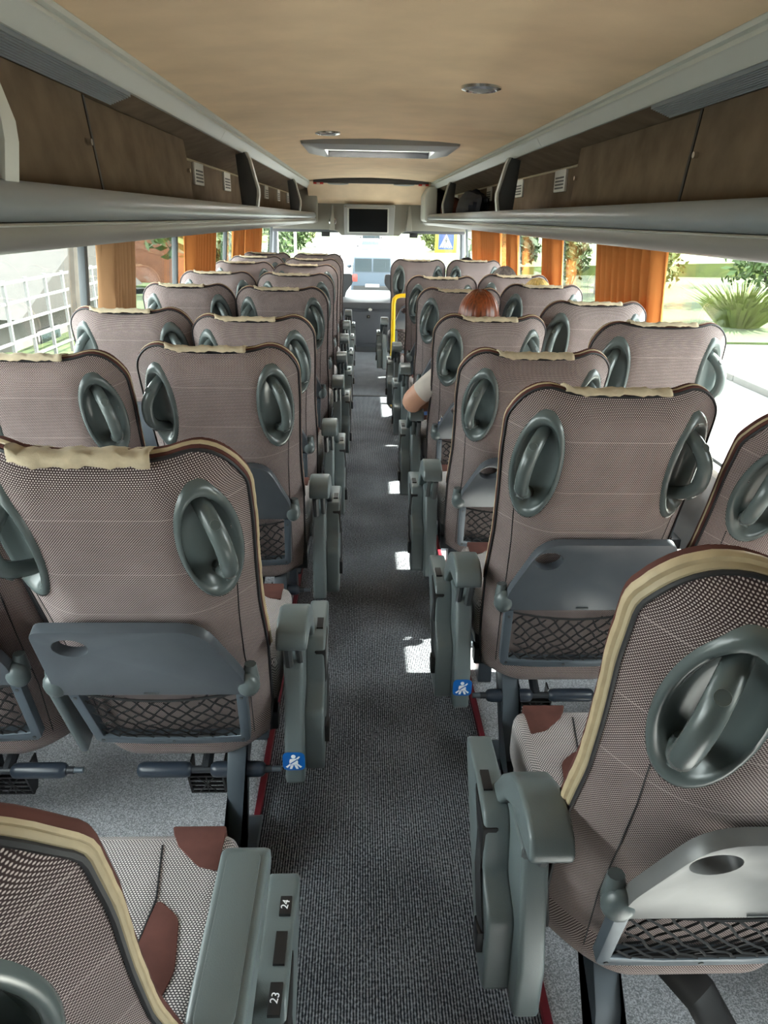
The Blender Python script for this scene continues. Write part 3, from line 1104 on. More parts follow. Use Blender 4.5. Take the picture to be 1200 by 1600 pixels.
    for q, f in ((0, top_s), (1, lambda x: .106)):
        nt_.tube([(x, -.013 - .008 * (1 - (x / .15) ** 2) * (1 - q), f(x)) for x in [lerp(-.149, .149, i / 16) for i in range(17)]], .0028, 5)
    nt_.build('net', 'net_cord', nfo)
    made.append(nfo)
    return made


def sticker(parent, x, y, z, r=.034):
    b = MB()
    b.prism(rounded([(x - r, z - r), (x + r, z - r), (x + r, z + r), (x - r, z + r)], r * .55, 6), 'y', y - .0012, y, 0)
    y2 = y - .0018
    k = r / .034

    def P(pts):
        b.prism([(x + a * k, z + c * k) for a, c in pts], 'y', y2, y - .001, 1)
    P([(.007 * math.cos(2 * math.pi * j / 14) - .001, .019 + .007 * math.sin(2 * math.pi * j / 14)) for j in range(14)])
    P([(-.012, .009), (.008, .011), (.013, .0), (.012, -.012), (-.012, -.012), (-.014, 0)])
    P([(-.025, -.020), (-.012, -.009), (-.010, -.013), (-.020, -.024)])
    P([(.025, -.020), (.012, -.009), (.010, -.013), (.020, -.024)])
    P([(-.010, -.014), (-.001, -.014), (-.006, -.028), (-.013, -.028)])
    P([(.001, -.014), (.010, -.014), (.014, -.028), (.007, -.028)])
    P([(.008, .012), (.016, .020), (.019, .017), (.012, .008)])
    b.prism([(x + a * k, z + c * k) for a, c in [(-.012, -.007), (.011, .010), (.012, .007), (-.010, -.010)]], 'y', y2 - .0006, y - .001, 0)
    return b.build('belt_sticker', ['sticker_blue', 'sticker_white'], parent, smooth=False)


def foot_rest(root, d):
    fr_ = MB()
    fr_.tube([(-d * .10, -.010, .205), (d * .195, -.010, .205)], .0085, 10)
    fr_.tube([(d * .05, -.010, .205), (d * .05, .10, .25)], .012, 8)
    fo = fr_.build('foot_rest', 'steel_dark', root)
    for a, e in ((-.10, .018), (.060, .180)):
        L = [lerp(a, e, t) for t in (0, .04, .12, .5, .88, .96, 1)]
        MB().tube([(d * x, -.010, .205) for x in L], [.010, .0155, .0175, .0175, .0175, .0155, .010], 14).build('peg', 'peg_pad', fo)
    MB().disc((d * .195, -.010, .205), (d, 0, 0), .007, .02, 10).build('pivot_bolt', 'steel_grey', fo)
    pd_ = MB()
    px = d * .045
    pd_.prism([(-.006, .195), (-.006, .175), (.012, .118), (.032, .118), (.052, .165), (.052, .200)], 'x', px - .040, px - .036)
    pd_.prism([(-.006, .195), (-.006, .175), (.012, .118), (.032, .118), (.052, .165), (.052, .200)], 'x', px + .036, px + .040)
    for k in range(5):
        t = k / 4
        y_, z_ = lerp(-.006, .012, t), lerp(.180, .118, t)
        pd_.box(px - .040, px + .040, y_, y_ + .006, z_ - .002, z_ + .002)
    for k in (-1, 0, 1):
        pd_.tube([(px + k * .02, -.003, .178), (px - k * .02, .012, .120)], .0018, 4)
    pd_.box(px - .036, px + .036, .012, .05, .150, .156)
    pd_.build('pedal', 'black_plastic', fo, smooth=False)


def seat_template(side, aisle, hole_sign, slant_sign, flap=.8275, folded=True, bs=.40, pegs=True, ns=.8):
    """side: +1 the aisle lies towards +x, -1 towards -x"""
    root = link('coach_seat', None)
    root.empty_display_size = .1
    lean = backrest_parts(hole_sign, slant_sign, flap, bs, ns)
    for o in lean:
        o.parent = root
        o.location = (0, 0, ZB)
        o['lean'] = 1
    d = side

    def bx(m, x0, x1, *a):
        return m.box(min(d * x0, d * x1), max(d * x0, d * x1), *a)
    # cushion
    c = MB()
    bx(c, -.212, .212, .045, .390, .335, .452)
    cu = c.build('cushion', 'weave_seat', root, bevel=0.034, seg=4)
    for sx in (-1, 1):
        MB().prism(rounded([(sx * .088, .07), (sx * .140, .07), (sx * .164, .16), (sx * .152, .235), (sx * .116, .265), (sx * .105, .20)], .012), 'z', .448, .4545).build('velour_patch', 'brown_velour', cu, bevel=0.002)
        MB().prism(rounded([(sx * .105, .392), (sx * .1895, .392), (sx * .1895, .310), (sx * .160, .318), (sx * .122, .355)], .006), 'z', .40, .4545).build('velour_corner', 'brown_velour', cu, bevel=0.010)
        MB().tube([(sx * .100, .06, .4525), (sx * .106, .19, .4535), (sx * .113, .265, .4535), (sx * .098, .355, .4525), (sx * .096, .383, .44)], .0016, 5).build('seam', 'piping_black', cu)
    MB().box(-.200, .200, .10, .375, .290, .340).build('seat_pan', 'cover_dark', root, bevel=0.01)
    # steel under-frame
    b = MB()
    bx(b, -.212, .20, .085, .125, .235, .285)
    bx(b, -.212, .20, .32, .36, .245, .290)
    b.build('cross_beam', 'steel_dark', root, bevel=0.004)
    # foot rest for the passenger behind
    if pegs:
        foot_rest(root, d)
    if aisle:
        # leg to the floor rail
        lg = MB()
        x0, x1 = d * .098, d * .140
        prof = [(.02, .285), (-.035, .20), (-.075, .028), (-.215, .012), (-.215, .030), (-.045, .045), (.02, .19), (.13, .25), (.13, .285)]
        lg.prism(prof, 'x', min(x0, x1), max(x0, x1))
        lg.prism([(-.07, .012), (.05, .012), (.02, .035), (-.06, .04)], 'x', min(d * .08, d * .16), max(d * .08, d * .16))
        lg.build('leg', 'steel_grey', root, bevel=0.004)
        MB().prism([(.31, .013), (.38, .013), (.355, .26), (.325, .26)], 'x', min(x0, x1), max(x0, x1)).build('leg', 'steel_grey', root, bevel=0.004)
        # aisle side cover: inner column, outer cheek
        sc = MB()
        prof = [(-.030, .178), (.060, .172), (.150, .245), (.190, .45), (.12, .475), (.03, .475), (.016, .455), (-.012, .34), (-.030, .285)]
        sc.prism(prof, 'x', min(d * .226, d * .268), max(d * .226, d * .268))
        sco = sc.build('side_cover', 'cover_plastic', root, bevel=0.010, seg=3)
        oc = MB()
        x0, x1 = d * .266, d * .310
        outer = rounded([(.010, .178), (.085, .172), (.300, .415), (.315, .455), (.12, .462), (.10, .44), (.085, .36), (.02, .335)], [.02, .03, .05, .03, .01, .02, .02, .02])
        oc.prism(outer, 'x', min(x0, x1), max(x0, x1))
        ocо = oc.build('outer_cheek', 'cover_plastic', root, bevel=0.010, seg=3)
        MB().prism([(.10, .440), (.19, .452), (.13, .372), (.09, .362)], 'x', min(d * .286, d * .3125), max(d * .286, d * .3125)).build('cheek_recess', 'black_plastic', ocо, bevel=0.004)
        sl = MB().box(min(d * .288, d * .303), max(d * .288, d * .303), .160, .205, .455, .4645).build('belt_slot', 'black_plastic', ocо)
        MB().tube([(d * .308, .14, .42), (d * .316, .10, .36), (d * .316, .06, .30), (d * .312, .045, .27)], .015, 6, ry=.002, side=(0, 1, .3)).build('seat_belt', 'belt_web', root)
        MB().box(min(d * .307, d * .321), max(d * .307, d * .321), .035, .070, .24, .285).build('buckle', 'black_plastic', root, bevel=0.004)
        # armrest
        ar = MB()
        prof = [(-.062, .546), (-.065, .562), (-.052, .584), (-.018, .597), (.035, .594), (.085, .570), (.135, .520), (.205, .425), (.210, .408), (.190, .402), (.150, .440), (.095, .505), (.05, .534), (-.02, .541)] if folded else [(-.062, .525), (-.066, .548), (-.055, .575), (-.02, .592), (.05, .598), (.215, .598), (.230, .588), (.228, .570), (.20, .556), (.08, .545), (-.02, .535)]
        ar.prism(prof, 'x', min(d * .222, d * .284), max(d * .222, d * .284))
        aro = ar.build('armrest', 'cover_plastic', root, bevel=0.008, seg=3)
        if not folded:
            MB().prism(rounded([(d * .232, .0), (d * .274, .0), (d * .274, .212), (d * .232, .212)], .012), 'z', .597, .6005).build('armrest_inlay', 'cover_plastic', aro, bevel=0.0015)
        MB().tube([(d * .238, -.01, .53), (d * .238, .02, .46)], .010, 8).build('armrest_stem', 'cover_dark', aro)
        MB().tube([(d * .260, .0, .53), (d * .260, .03, .46)], .008, 8).build('armrest_stem', 'cover_dark', aro)
        # raised middle armrest between the pair
        ma = MB()
        ma.prism([(-d * .213, .03), (-d * .195, .03), (-d * .195, .30), (-d * .213, .30)], 'y', -.012, .04)
        mo = ma.build('middle_armrest', 'cover_plastic', root, bevel=0.012, seg=3)
        mo.location = (0, 0, ZB)
        mo['lean'] = 1
    else:
        MB().box(min(-d * .20, -d * .238), max(-d * .20, -d * .238), .05, .38, .24, .285).build('wall_bracket', 'steel_dark', root, bevel=0.004)
    return root


def place(tpl, x, y, alpha, label, group, first):
    o = tpl if first else copy_tree(tpl)
    o.location = (x, y, 0)
    for ch in o.children:
        if ch.get('lean'):
            ch.rotation_euler = (R(alpha), 0, 0)
    tag(o, label, 'coach seat', group)
    return o


ORD = ['', 'first', 'second', 'third', 'fourth', 'fifth', 'sixth', 'seventh', 'eighth', 'ninth']
WIDE[0] = 1.075
T_L0 = seat_template(1, True, -1, 1, folded=False, bs=.55, ns=.58)
WIDE[0] = 1.0
T_L1 = seat_template(1, True, -1, 1, flap=.818, bs=.75)
WIDE[0] = 1.07
T_R0 = seat_template(-1, True, -1, -1, bs=1.0, pegs=False, ns=1.0)
WIDE[0] = 1.0
T_LA = seat_template(1, True, -1, 1)
T_LW = seat_template(1, False, -1, 1)
T_RA = seat_template(-1, True, -1, -1)
T_RW = seat_template(-1, False, -1, -1)
LROWS = [(-.482, .455, 17.5), (-.474, 1.255, 22), (-.465, 2.077, 20), (-.463, 2.75, 22), (-.457, 3.60, 18), (-.457, 4.29, 15), (-.457, 5.00, 13), (-.457, 5.68, 13), (-.455, 6.40, 12)]
LNOTE = {0: 'brown woven aisle seat cropped at the corner, beige-edged shoulder, cushion and level armrest showing',
         1: 'large brown woven aisle seat with cream cloth and worn grey tray, opposite the handrail side'}
seats = {}
for i, (x, y, a) in enumerate(LROWS):
    lab = LNOTE.get(i, 'brown woven aisle seat, %s from the camera in the row opposite the handrail' % ORD[i + 1])
    seats['LA', i] = place((T_L0, T_L1, T_LA)[min(i, 2)], x, y, a, lab, 'aisle seats opposite the handrail', i < 3)
LW = [(1.255, 18), (2.01, 22), (2.73, 18), (3.59, 16), (4.29, 14), (5.20, 13), (5.85, 12), (6.45, 12)]
for j, (y, a) in enumerate(LW):
    seats['LW', j] = place(T_LW, -.908 if j == 0 else -.889, y, a, 'brown woven window seat, %s from the camera along the house-side windows' % ORD[j + 1], 'window seats on the house side', j == 0)
RROWS = [(.425, .75, 17), (.420, 1.515, 16), (.403, 2.235, 25), (.403, 2.985, 25), (.410, 3.95, 23), (.397, 4.67, 22), (.352, 5.92, 15)]
RNOTE = {0: 'closest brown woven aisle seat with thick beige piping and a scuffed tray with painted sheen',
         1: 'brown woven aisle seat with full tray and net showing, second on the handrail side',
         3: 'brown woven aisle seat holding the auburn-haired passenger',
         6: 'front aisle seat standing behind the yellow handrail'}
for i, (x, y, a) in enumerate(RROWS):
    lab = RNOTE.get(i, 'brown woven aisle seat, %s from the camera in the handrail row' % ORD[i + 1])
    seats['RA', i] = place(T_R0 if i == 0 else T_RA, x, y, a, lab, 'aisle seats on the handrail side', i < 2)
RW = [(.852, 1.50, 23), (.836, 2.25, 9), (.836, 2.985, 14), (.840, 3.93, 18), (.828, 4.60, 18), (.784, 5.88, 14)]
RWN = {0: 'brown woven window seat cut off by the picture edge, its handle half in view', 3: 'window seat of the fair-haired passenger by the pavement-side glass',
       4: 'window seat of the grey-haired passenger by the pavement-side glass', 5: 'window seat of the dark-haired passenger near the front'}
for j, (x, y, a) in enumerate(RW):
    seats['RW', j] = place(T_RW, x, y, a, RWN.get(j, 'brown woven window seat, %s from the camera on the pavement side' % ORD[j + 1]), 'window seats on the pavement side', j == 0)

# safety-belt stickers on some side covers
for key, dd in ((('LA', 1), 1), (('LA', 3), 1), (('RA', 1), -1), (('RA', 3), -1)):
    cvr = [c for c in seats[key].children if c.name.startswith('side_cover')][0]
    sticker(cvr, dd * .246, -.0312, .245, .024)
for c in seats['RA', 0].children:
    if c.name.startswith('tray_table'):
        c.data.materials[0] = MATS['tray_scuffed_sheen']
# black bent brace below the closest seat, and an unseen seat added for shade at its window side
MB().tube([(-.02, .06, .23), (.03, -.02, .215), (.07, -.055, .15), (.085, -.06, .03), (.088, -.06, .013)], .034, 10, ry=.012, side=(1, 0, 0)).build('brace', 'black_plastic', seats['RA', 0])
place(T_RW, .888, .77, 14, 'brown woven window seat beside the closest aisle seat, outside the picture', 'window seats on the pavement side', False)

# seat numbers printed on the closest cheek
def plate_text(parent, txt, loc, size, rz):
    cu = bpy.data.curves.new('seat_number', 'FONT')
    cu.body = txt
    cu.size = size
    cu.extrude = .0003
    cu.align_x = 'CENTER'
    cu.align_y = 'CENTER'
    cu.materials.append(MATS['sticker_white'])
    t = bpy.data.objects.new('seat_number', cu)
    COL.objects.link(t)
    bpy.context.view_layer.update()
    me = bpy.data.meshes.new_from_object(t.evaluated_get(bpy.context.evaluated_depsgraph_get()))
    bpy.data.objects.remove(t)
    o = link('seat_number', me, parent)
    o.location = loc
    o.rotation_euler = (0, 0, rz)
    return o


chk = [c for c in seats['LA', 0].children if c.name.startswith('outer_cheek')][0]
chk.data = chk.data.copy()
for txt, y, L in (('24', .245, .028), ('23', .118, .040)):
    MB().box(.288, .304, y - L / 2, y + L / 2, .4575, .4635).build('number_plate', 'black_plastic', chk, bevel=0.001)
    plate_text(chk, txt, (.296, y, .4640), .014, R(80))

# ------------------------------------------------------------------ passengers
def skin_body(name, joints, edges, mats, parent):
    """joints: name -> (pos, radius or (rx, ry)); one continuous skinned surface"""
    names = list(joints)
    me = bpy.data.meshes.new(name)
    me.from_pydata([joints[k][0] for k in names], [(names.index(a), names.index(b)) for a, b in edges], [])
    o = bpy.data.objects.new(name, me)
    COL.objects.link(o)
    o.modifiers.new('skin', 'SKIN')
    for i, k in enumerate(names):
        r = joints[k][1]
        me.skin_vertices[0].data[i].radius = r if isinstance(r, tuple) else (r, r)
        me.skin_vertices[0].data[i].use_root = (i == 0)
    sb = o.modifiers.new('smooth', 'SUBSURF')
    sb.levels = sb.render_levels = 2
    bpy.context.view_layer.update()
    dg = bpy.context.evaluated_depsgraph_get()
    nm = bpy.data.meshes.new_from_object(o.evaluated_get(dg))
    bpy.data.objects.remove(o)
    for k in mats:
        nm.materials.append(MATS[k])
    nm.shade_smooth()
    b = link(name, nm, parent)
    return b


def passenger(x, y, z_head, label, hair, shirt, long_arm=False, hair_len=.0, dz=0.0):
    """seated at seat centre x, backrest base y; the head centre at z_head"""
    root = empty('person', (x, y, .45), label, 'person')
    hz = z_head - .45
    J = {'pelvis': ((0, .16, .10), (.145, .11)), 'waist': ((0, .10, .22), (.125, .095)), 'chest': ((0, .045, hz - .36), (.145, .105)), 'upper': ((0, .03, hz - .25), (.12, .075)),
         'neck': ((0, .035, hz - .155), .048), 'skull': ((0, .045, hz - .07), .052),
         'hipL': ((-.10, .20, .09), .080), 'kneeL': ((-.11, .56, .095), .060), 'ankleL': ((-.10, .60, -.32), .042), 'toeL': ((-.10, .70, -.38), .035),
         'hipR': ((.10, .20, .09), .080), 'kneeR': ((.11, .56, .095), .060), 'ankleR': ((.10, .60, -.32), .042), 'toeR': ((.10, .70, -.38), .035),
         'shL': ((-.165, .035, hz - .255), .058), 'elL': ((-.185, .11, hz - .46), .044), 'wrL': ((-.10, .30, .20), .032),
         'shR': ((.165, .035, hz - .255), .058), 'elR': ((.185, .11, hz - .46), .044), 'wrR': ((.08, .31, .20), .032)}
    if long_arm:
        J['shL'] = ((-.150, .03, hz - .235), .060)
        J['elL'] = ((-.272, .075, .165), .047)
        J['wrL'] = ((-.130, .230, .135), .030)
    E_ = [('pelvis', 'waist'), ('waist', 'chest'), ('chest', 'upper'), ('upper', 'neck'), ('neck', 'skull')]
    for k in 'LR':
        E_ += [('pelvis', 'hip' + k), ('hip' + k, 'knee' + k), ('knee' + k, 'ankle' + k), ('ankle' + k, 'toe' + k), ('upper', 'sh' + k), ('sh' + k, 'el' + k), ('el' + k, 'wr' + k)]
    b = skin_body('body', J, E_, ['skin', shirt, 'denim'], root)
    def arm_t(c, k):
        a_, b_ = Vector(J['sh' + k][0]), Vector(J['el' + k][0])
        return (c - a_).dot(b_ - a_) / (b_ - a_).length_squared
    for p in b.data.polygons:
        c = p.center
        side_ = 'L' if c.x < 0 else 'R'
        leg = c.y > .20 and c.z < .175 and abs(c.x) < .2 or c.z < .12
        if leg and not (c.z > .165 and abs(c.x) > .13):
            p.material_index = 2
        elif c.z > hz - .175 and abs(c.x) < .09:
            p.material_index = 0
        elif abs(c.x) > .140 and arm_t(c, side_) > .50:
            p.material_index = 0
        elif c.y > .19 and c.z > .17:
            p.material_index = 0
        else:
            p.material_index = 1
    # hands with five fingers resting in the lap
    for k, sx in (('L', -1), ('R', 1)):
        w = Vector(J['wr' + k][0])
        e = Vector(J['el' + k][0])
        d = (w - e).normalized()
        side = d.cross(Vector((0, 0, 1))).normalized()
        hj = {'wrist': (tuple(w - d * .01), .026), 'palm': (tuple(w + d * .045), (.034, .018)), 'knuckle': (tuple(w + d * .075 + Vector((0, 0, -.004))), (.038, .014))}
        he = [('wrist', 'palm'), ('palm', 'knuckle')]
        for fi in range(4):
            o_ = side * (-.027 + .018 * fi)
            ln = (.062, .072, .068, .052)[fi]
            a = w + d * .080 + o_
            hj['a%d' % fi] = (tuple(a), .0095)
            hj['b%d' % fi] = (tuple(a + d * ln * .5 + Vector((0, 0, -.008))), .0085)
            hj['c%d' % fi] = (tuple(a + d * ln * .85 + Vector((0, 0, -.028))), .0075)
            he += [('knuckle', 'a%d' % fi), ('a%d' % fi, 'b%d' % fi), ('b%d' % fi, 'c%d' % fi)]
        t0 = w + d * .03 + side * (.030 * -sx)
        hj['t0'] = (tuple(t0), .012)
        hj['t1'] = (tuple(t0 + d * .035 + side * (.014 * -sx)), .0095)
        hj['t2'] = (tuple(t0 + d * .058 + side * (.010 * -sx) + Vector((0, 0, -.01))), .008)
        he += [('palm', 't0'), ('t0', 't1'), ('t1', 't2')]
        skin_body('hand', hj, he, ['skin'], b)
    # head
    hd = MB()

    def face(d_):
        q = 1.0
        if d_.y > .2:
            q += .06 * math.exp(-((d_.x / .12) ** 2 + ((d_.z + .12) / .16) ** 2)) * 2.0
            q -= .05 * math.exp(-(((abs(d_.x) - .32) / .13) ** 2 + ((d_.z - .10) / .12) ** 2))
            q += .025 * math.exp(-((d_.x / .28) ** 2 + ((d_.z + .5) / .08) ** 2))
        q *= 1 - .14 * max(0, -d_.z) ** 1.5
        return q
    hd.ball((0, .055, hz - .008), .070, .090, .108, 30, 22, face)
    for sx in (-1, 1):
        hd.ball((sx * .070, .045, hz - .01), .010, .022, .032, 8, 6)
    ho = hd.build('head', 'skin', root)
    ey = MB()
    for sx in (-1, 1):
        ey.ball((sx * .030, .138, hz + .012), .011, .008, .008, 10, 8)
    ey.build('eyes', 'sticker_white', ho)
    MB().tube([(-.024, .148, hz - .058), (0, .152, hz - .060), (.024, .148, hz - .058)], .005, 6).build('mouth', 'red_lens', ho)
    hm = MB()

    def hairf(d_):
        q = 1 + .012 * math.sin(26 * math.atan2(d_.x, d_.y)) + .008 * math.sin(41 * math.atan2(d_.x, d_.y) + 2)
        if d_.y > .25 and d_.z < .45:
            q *= .80
        return q
    hm.ball((0, .040, hz + .016), .080, .100, .100, 90, 22, hairf)
    if hair_len:
        rs = []
        for k in range(9):
            t = k / 8
            ring = []
            for j in range(60):
                a = math.pi * (.86 + 1.28 * j / 59)
                r_ = 1 + .020 * math.sin(j * 2.1) + .012 * math.sin(j * 5.3)
                ring.append((.081 * (1 + .12 * math.sin(t * 2.6)) * r_ * math.cos(a), .040 + .108 * r_ * math.sin(a) * (1 - .18 * t), hz + .02 - t * hair_len))
            inner = [(p[0] * .84, .040 + (p[1] - .04) * .84, p[2]) for p in reversed(ring)]
            rs.append(ring + inner)
        hm.rings(rs, True, True, True)
    hm.build('hair', hair, ho, angle=70)
    return root


passenger(.380, 2.86, .972, 'auburn bob-haired person in pale T-shirt resting an elbow over the aisle armrest', 'hair_auburn', 'shirt_pale', True, .14)
passenger(.842, 3.86, .946, 'fair-haired person mostly hidden by the window seat, top of head showing', 'hair_blond', 'shirt_dark', False, .06)
passenger(.792, 4.53, .965, 'grey-brown-haired person in the window seat ahead of the fair-haired one', 'hair_grey', 'shirt_dark', False, .06)
passenger(.735, 5.84, .950, 'dark-haired person at the front window, only hair above the seat', 'hair_dark', 'shirt_dark', False, .05)

# ------------------------------------------------------------------ the street outside
GZ = -1.5
gr = MB()
gr.box(-4.3, 160, -60, 260, GZ - .3, GZ).box(-160, -4.3, -60, 8, GZ - .3, GZ).box(-160, -4.3, 31, 260, GZ - .3, GZ).build('ground', 'asphalt', smooth=False)
struct(bpy.data.objects['ground'], 'sun-bleached road surface around the coach', 'road')
pv = MB()
pv.box(7.4, 60, -20, 17.5, GZ, GZ + .10)
struct(pv.build('pavement', 'paving', smooth=False), 'pale paving beyond the pavement-side windows', 'pavement')
kb = MB()
for k in range(18):
    kb.box(7.15, 7.4, -20 + k * 2.1, -20 + k * 2.1 + 2.07, GZ, GZ + .13)
struct(kb.build('kerb', 'kerb_stone', bevel=0.02), 'stone kerb along the pavement', 'kerb')
bed = MB().box(7.4, 60, 17.5, 120, GZ, GZ + .16).build('planting_bed', 'grass', smooth=False)
struct(bed, 'grassy planting bed beyond the pavement', 'lawn')
ver = MB().prism([(-4.3, GZ - .05), (-4.3, GZ + .06), (-6.8, GZ + .06), (-9.0, GZ - 2.1), (-60, GZ - 2.1), (-60, GZ - 2.3)], 'y', 8, 31).box(-60, -4.3, 31, 200, GZ, GZ + .08).build('verge', 'grass', smooth=False)
struct(ver, 'grass verge on the house side of the road', 'lawn')
bank = MB().prism([(4.6, GZ), (7.2, GZ + .5), (60, GZ + 2.2), (60, GZ)], 'y', 40, 200).build('grass_bank', 'leaf_yellow', smooth=False)
struct(bank, 'yellow-green grass bank rising beside the road ahead', 'lawn')


def leaves(m, c, r, n, size, rnd, mi=0, flat=1.0):
    for _ in range(n):
        d = Vector((rnd.gauss(0, 1), rnd.gauss(0, 1), rnd.gauss(0, 1))).normalized() * (rnd.random() ** .4)
        p = Vector((c[0] + d.x * r[0], c[1] + d.y * r[1], c[2] + d.z * r[2]))
        a = Vector((rnd.uniform(-1, 1), rnd.uniform(-1, 1), rnd.uniform(-1, 1))).normalized()
        b = a.cross(Vector((rnd.uniform(-1, 1), rnd.uniform(-1, 1), rnd.uniform(-1, 1)))).normalized()
        s = size * rnd.uniform(.6, 1.3)
        m.add([p - a * s, p + b * s * .45, p + a * s, p - b * s * .45], [(0, 1, 2, 3)], mi)


def tree(x, y, h, cr, leaf, label, seed, n=1500, trunk_r=.16, base=.35, group='street trees'):
    rnd = random.Random(seed)
    root = empty('tree', (x, y, GZ), label, 'tree', group)
    pts = [(0, 0, 0), (.05 * rnd.uniform(-1, 1), .05, h * .25), (.2 * rnd.uniform(-1, 1), .1, h * .5), (.2 * rnd.uniform(-1, 1), 0, h * .8)]
    t = MB().tube(pts, [trunk_r, trunk_r * .85, trunk_r * .6, trunk_r * .2], 9)
    for k in range(5):
        a = rnd.uniform(0, 6.28)
        z = h * rnd.uniform(base, .7)
        t.tube([(0, 0, z), (math.cos(a) * cr * .6, math.sin(a) * cr * .6, z + h * .2)], [trunk_r * .4, trunk_r * .1], 6)
    t.build('trunk', 'bark', root)
    m = MB()
    for k in range(9):
        a = rnd.uniform(0, 6.28)
        q = rnd.random() ** .5 * cr * .75
        leaves(m, (math.cos(a) * q, math.sin(a) * q, h * lerp(base + .1, .95, rnd.random())), (cr * .55, cr * .55, h * .20), n // 9, .26, rnd)
    tag(m.build('crown', leaf, root, smooth=False, recalc=False), kind='stuff')
    return root


def shrub(x, y, rx, h, leaf, label, seed, n=900, size=.14, group='roadside shrubs', z0=GZ):
    rnd = random.Random(seed)
    root = empty('shrub', (x, y, z0), label, 'shrub', group)
    st_ = MB()
    for k in range(6):
        a = rnd.uniform(0, 6.28)
        st_.tube([(0, 0, 0), (math.cos(a) * rx * .3, math.sin(a) * rx * .3, h * .5), (math.cos(a) * rx * .5, math.sin(a) * rx * .5, h * .8)], [.03, .02, .008], 5)
    st_.build('stem', 'bark', root)
    m = MB()
    for k in range(6):
        a = rnd.uniform(0, 6.28)
        q = rnd.random() * rx * .6
        leaves(m, (math.cos(a) * q, math.sin(a) * q, h * rnd.uniform(.35, .75)), (rx * .6, rx * .6, h * .32), n // 6, size, rnd)
    tag(m.build('foliage', leaf, root, smooth=False, recalc=False), kind='stuff')
    return root


# pavement side
rnd = random.Random(3)
for k, (x, y, h, lab) in enumerate(((10.6, 20.4, 1.35, 'large clump of bright spiky grass on the planting bed'), (13.8, 21.2, 1.1, 'lower clump of spiky grass beside the large one'))):
    root = empty('grass_clump', (x, y, GZ + .16), lab, 'plant', 'spiky grass clumps')
    m = MB()
    for j in range(240):
        a = rnd.uniform(0, 6.28)
        q = rnd.random() ** .5 * 1.35
        bx_, by_ = math.cos(a) * q * .4, math.sin(a) * q * .4
        L = h * rnd.uniform(.55, 1.0)
        ox, oy = math.cos(a) * q * .9, math.sin(a) * q * .9
        w = .035
        m.add([(bx_ - w, by_, 0), (bx_ + w, by_, 0), (bx_ + ox * .5 + w, by_ + oy * .5, L * .65), (bx_ + ox * .5 - w, by_ + oy * .5, L * .65), (bx_ + ox * 1.1, by_ + oy * 1.1, L * .95)],
              [(0, 1, 2, 3), (3, 2, 4)])
    tag(m.build('blades', 'leaf_yellow', root, smooth=False, recalc=False), kind='stuff')
shrub(14.6, 25.9, 2.4, 3.6, 'leaf_green', 'tall leafy green bush behind the spiky grass', 11, 1500, .17)
shrub(9.9, 25.5, 1.8, 3.2, 'leaf_yellow', 'yellowish bush glimpsed past the orange curtain', 12, 1200, .15)
shrub(19.6, 25, 2.6, 3.4, 'leaf_dark', 'dark green bush at the far edge of the planting bed', 13, 1200, .17)
tree(9.6, 29.5, 6.5, 2.4, 'leaf_green', 'leaning street tree with a grey trunk seen between the orange curtains', 14, 1700, .38, .40)
tree(14.5, 38, 7, 3, 'leaf_dark', 'dark tree behind the grey-trunked street tree', 15, 1700, .25, .3)
tree(10.5, 46, 7, 3, 'leaf_green', 'bushy green tree farther up the pavement side', 16, 1700, .22, .3)
shrub(8.4, 50, 2.2, 2.6, 'leaf_yellow', 'yellow shrub on the bank before the crossing sign', 17, 900, .2)
tree(13, 62, 8, 3.4, 'leaf_yellow', 'pale tree above the grass bank', 18, 1500, .22, .3)
shrub(19.0, 33, 3.0, 4.0, 'leaf_green', 'broad green bush closing the view past the pavement', 19, 1300, .2)
for k, (x, y, rx, h, lf, lab) in enumerate((
        (9.4, 33.5, 1.3, 3.0, 'leaf_green', 'green bush behind the leaning street tree'), (12.5, 32.5, 1.4, 2.8, 'leaf_yellow', 'yellow-green bush midway along the planting bed'),
        (8.1, 22.6, .5, 1.2, 'leaf_green', 'small low bush at the kerb end of the planting bed'))):
    shrub(x, y, rx, h, lf, lab, 80 + k, 900, .16)
# house side
tree(-4.62, 12.0, 6.2, 1.5, 'leaf_yellow', 'slim bare-trunked tree in front of the white fence', 21, 700, .17, .62)
tree(-6.4, 28.5, 6.5, 1.9, 'leaf_green', 'leafy tree beside the slate-roofed house', 22, 1700, .18, .25)
tree(-9.4, 43, 7, 2.6, 'leaf_yellow', 'yellow-green tree farther along the house side', 23, 1700, .18, .2)
tree(-9.5, 56, 8, 3.2, 'leaf_green', 'full green tree seen past the front curtain', 24, 1900, .2, .12)
tree(-13.5, 72, 9, 4.5, 'leaf_yellow', 'wide yellow-green tree at the bend of the road', 25, 2000, .2, .1)
tree(-15, 90, 10, 5, 'leaf_green', 'far green tree above the road', 26, 1700, .2, .1)
shrub(-5.8, 48, 2.0, 3.0, 'leaf_green', 'green hedge bush by the road edge', 27, 900, .2)
shrub(-8.6, 12.5, 1.2, 1.8, 'leaf_yellow', 'low yellow bush behind the white fence', 28, 900, .12, z0=GZ - 2.1)
shrub(-7.3, 13.6, .6, 1.7, 'leaf_green', 'low green bush between the fence and the house', 29, 900, .12, z0=GZ - .6)
shrub(-11.2, 30.0, 1.2, 3.0, 'leaf_dark', 'dark bush at the corner of the brick outbuilding', 30, 1000, .16)

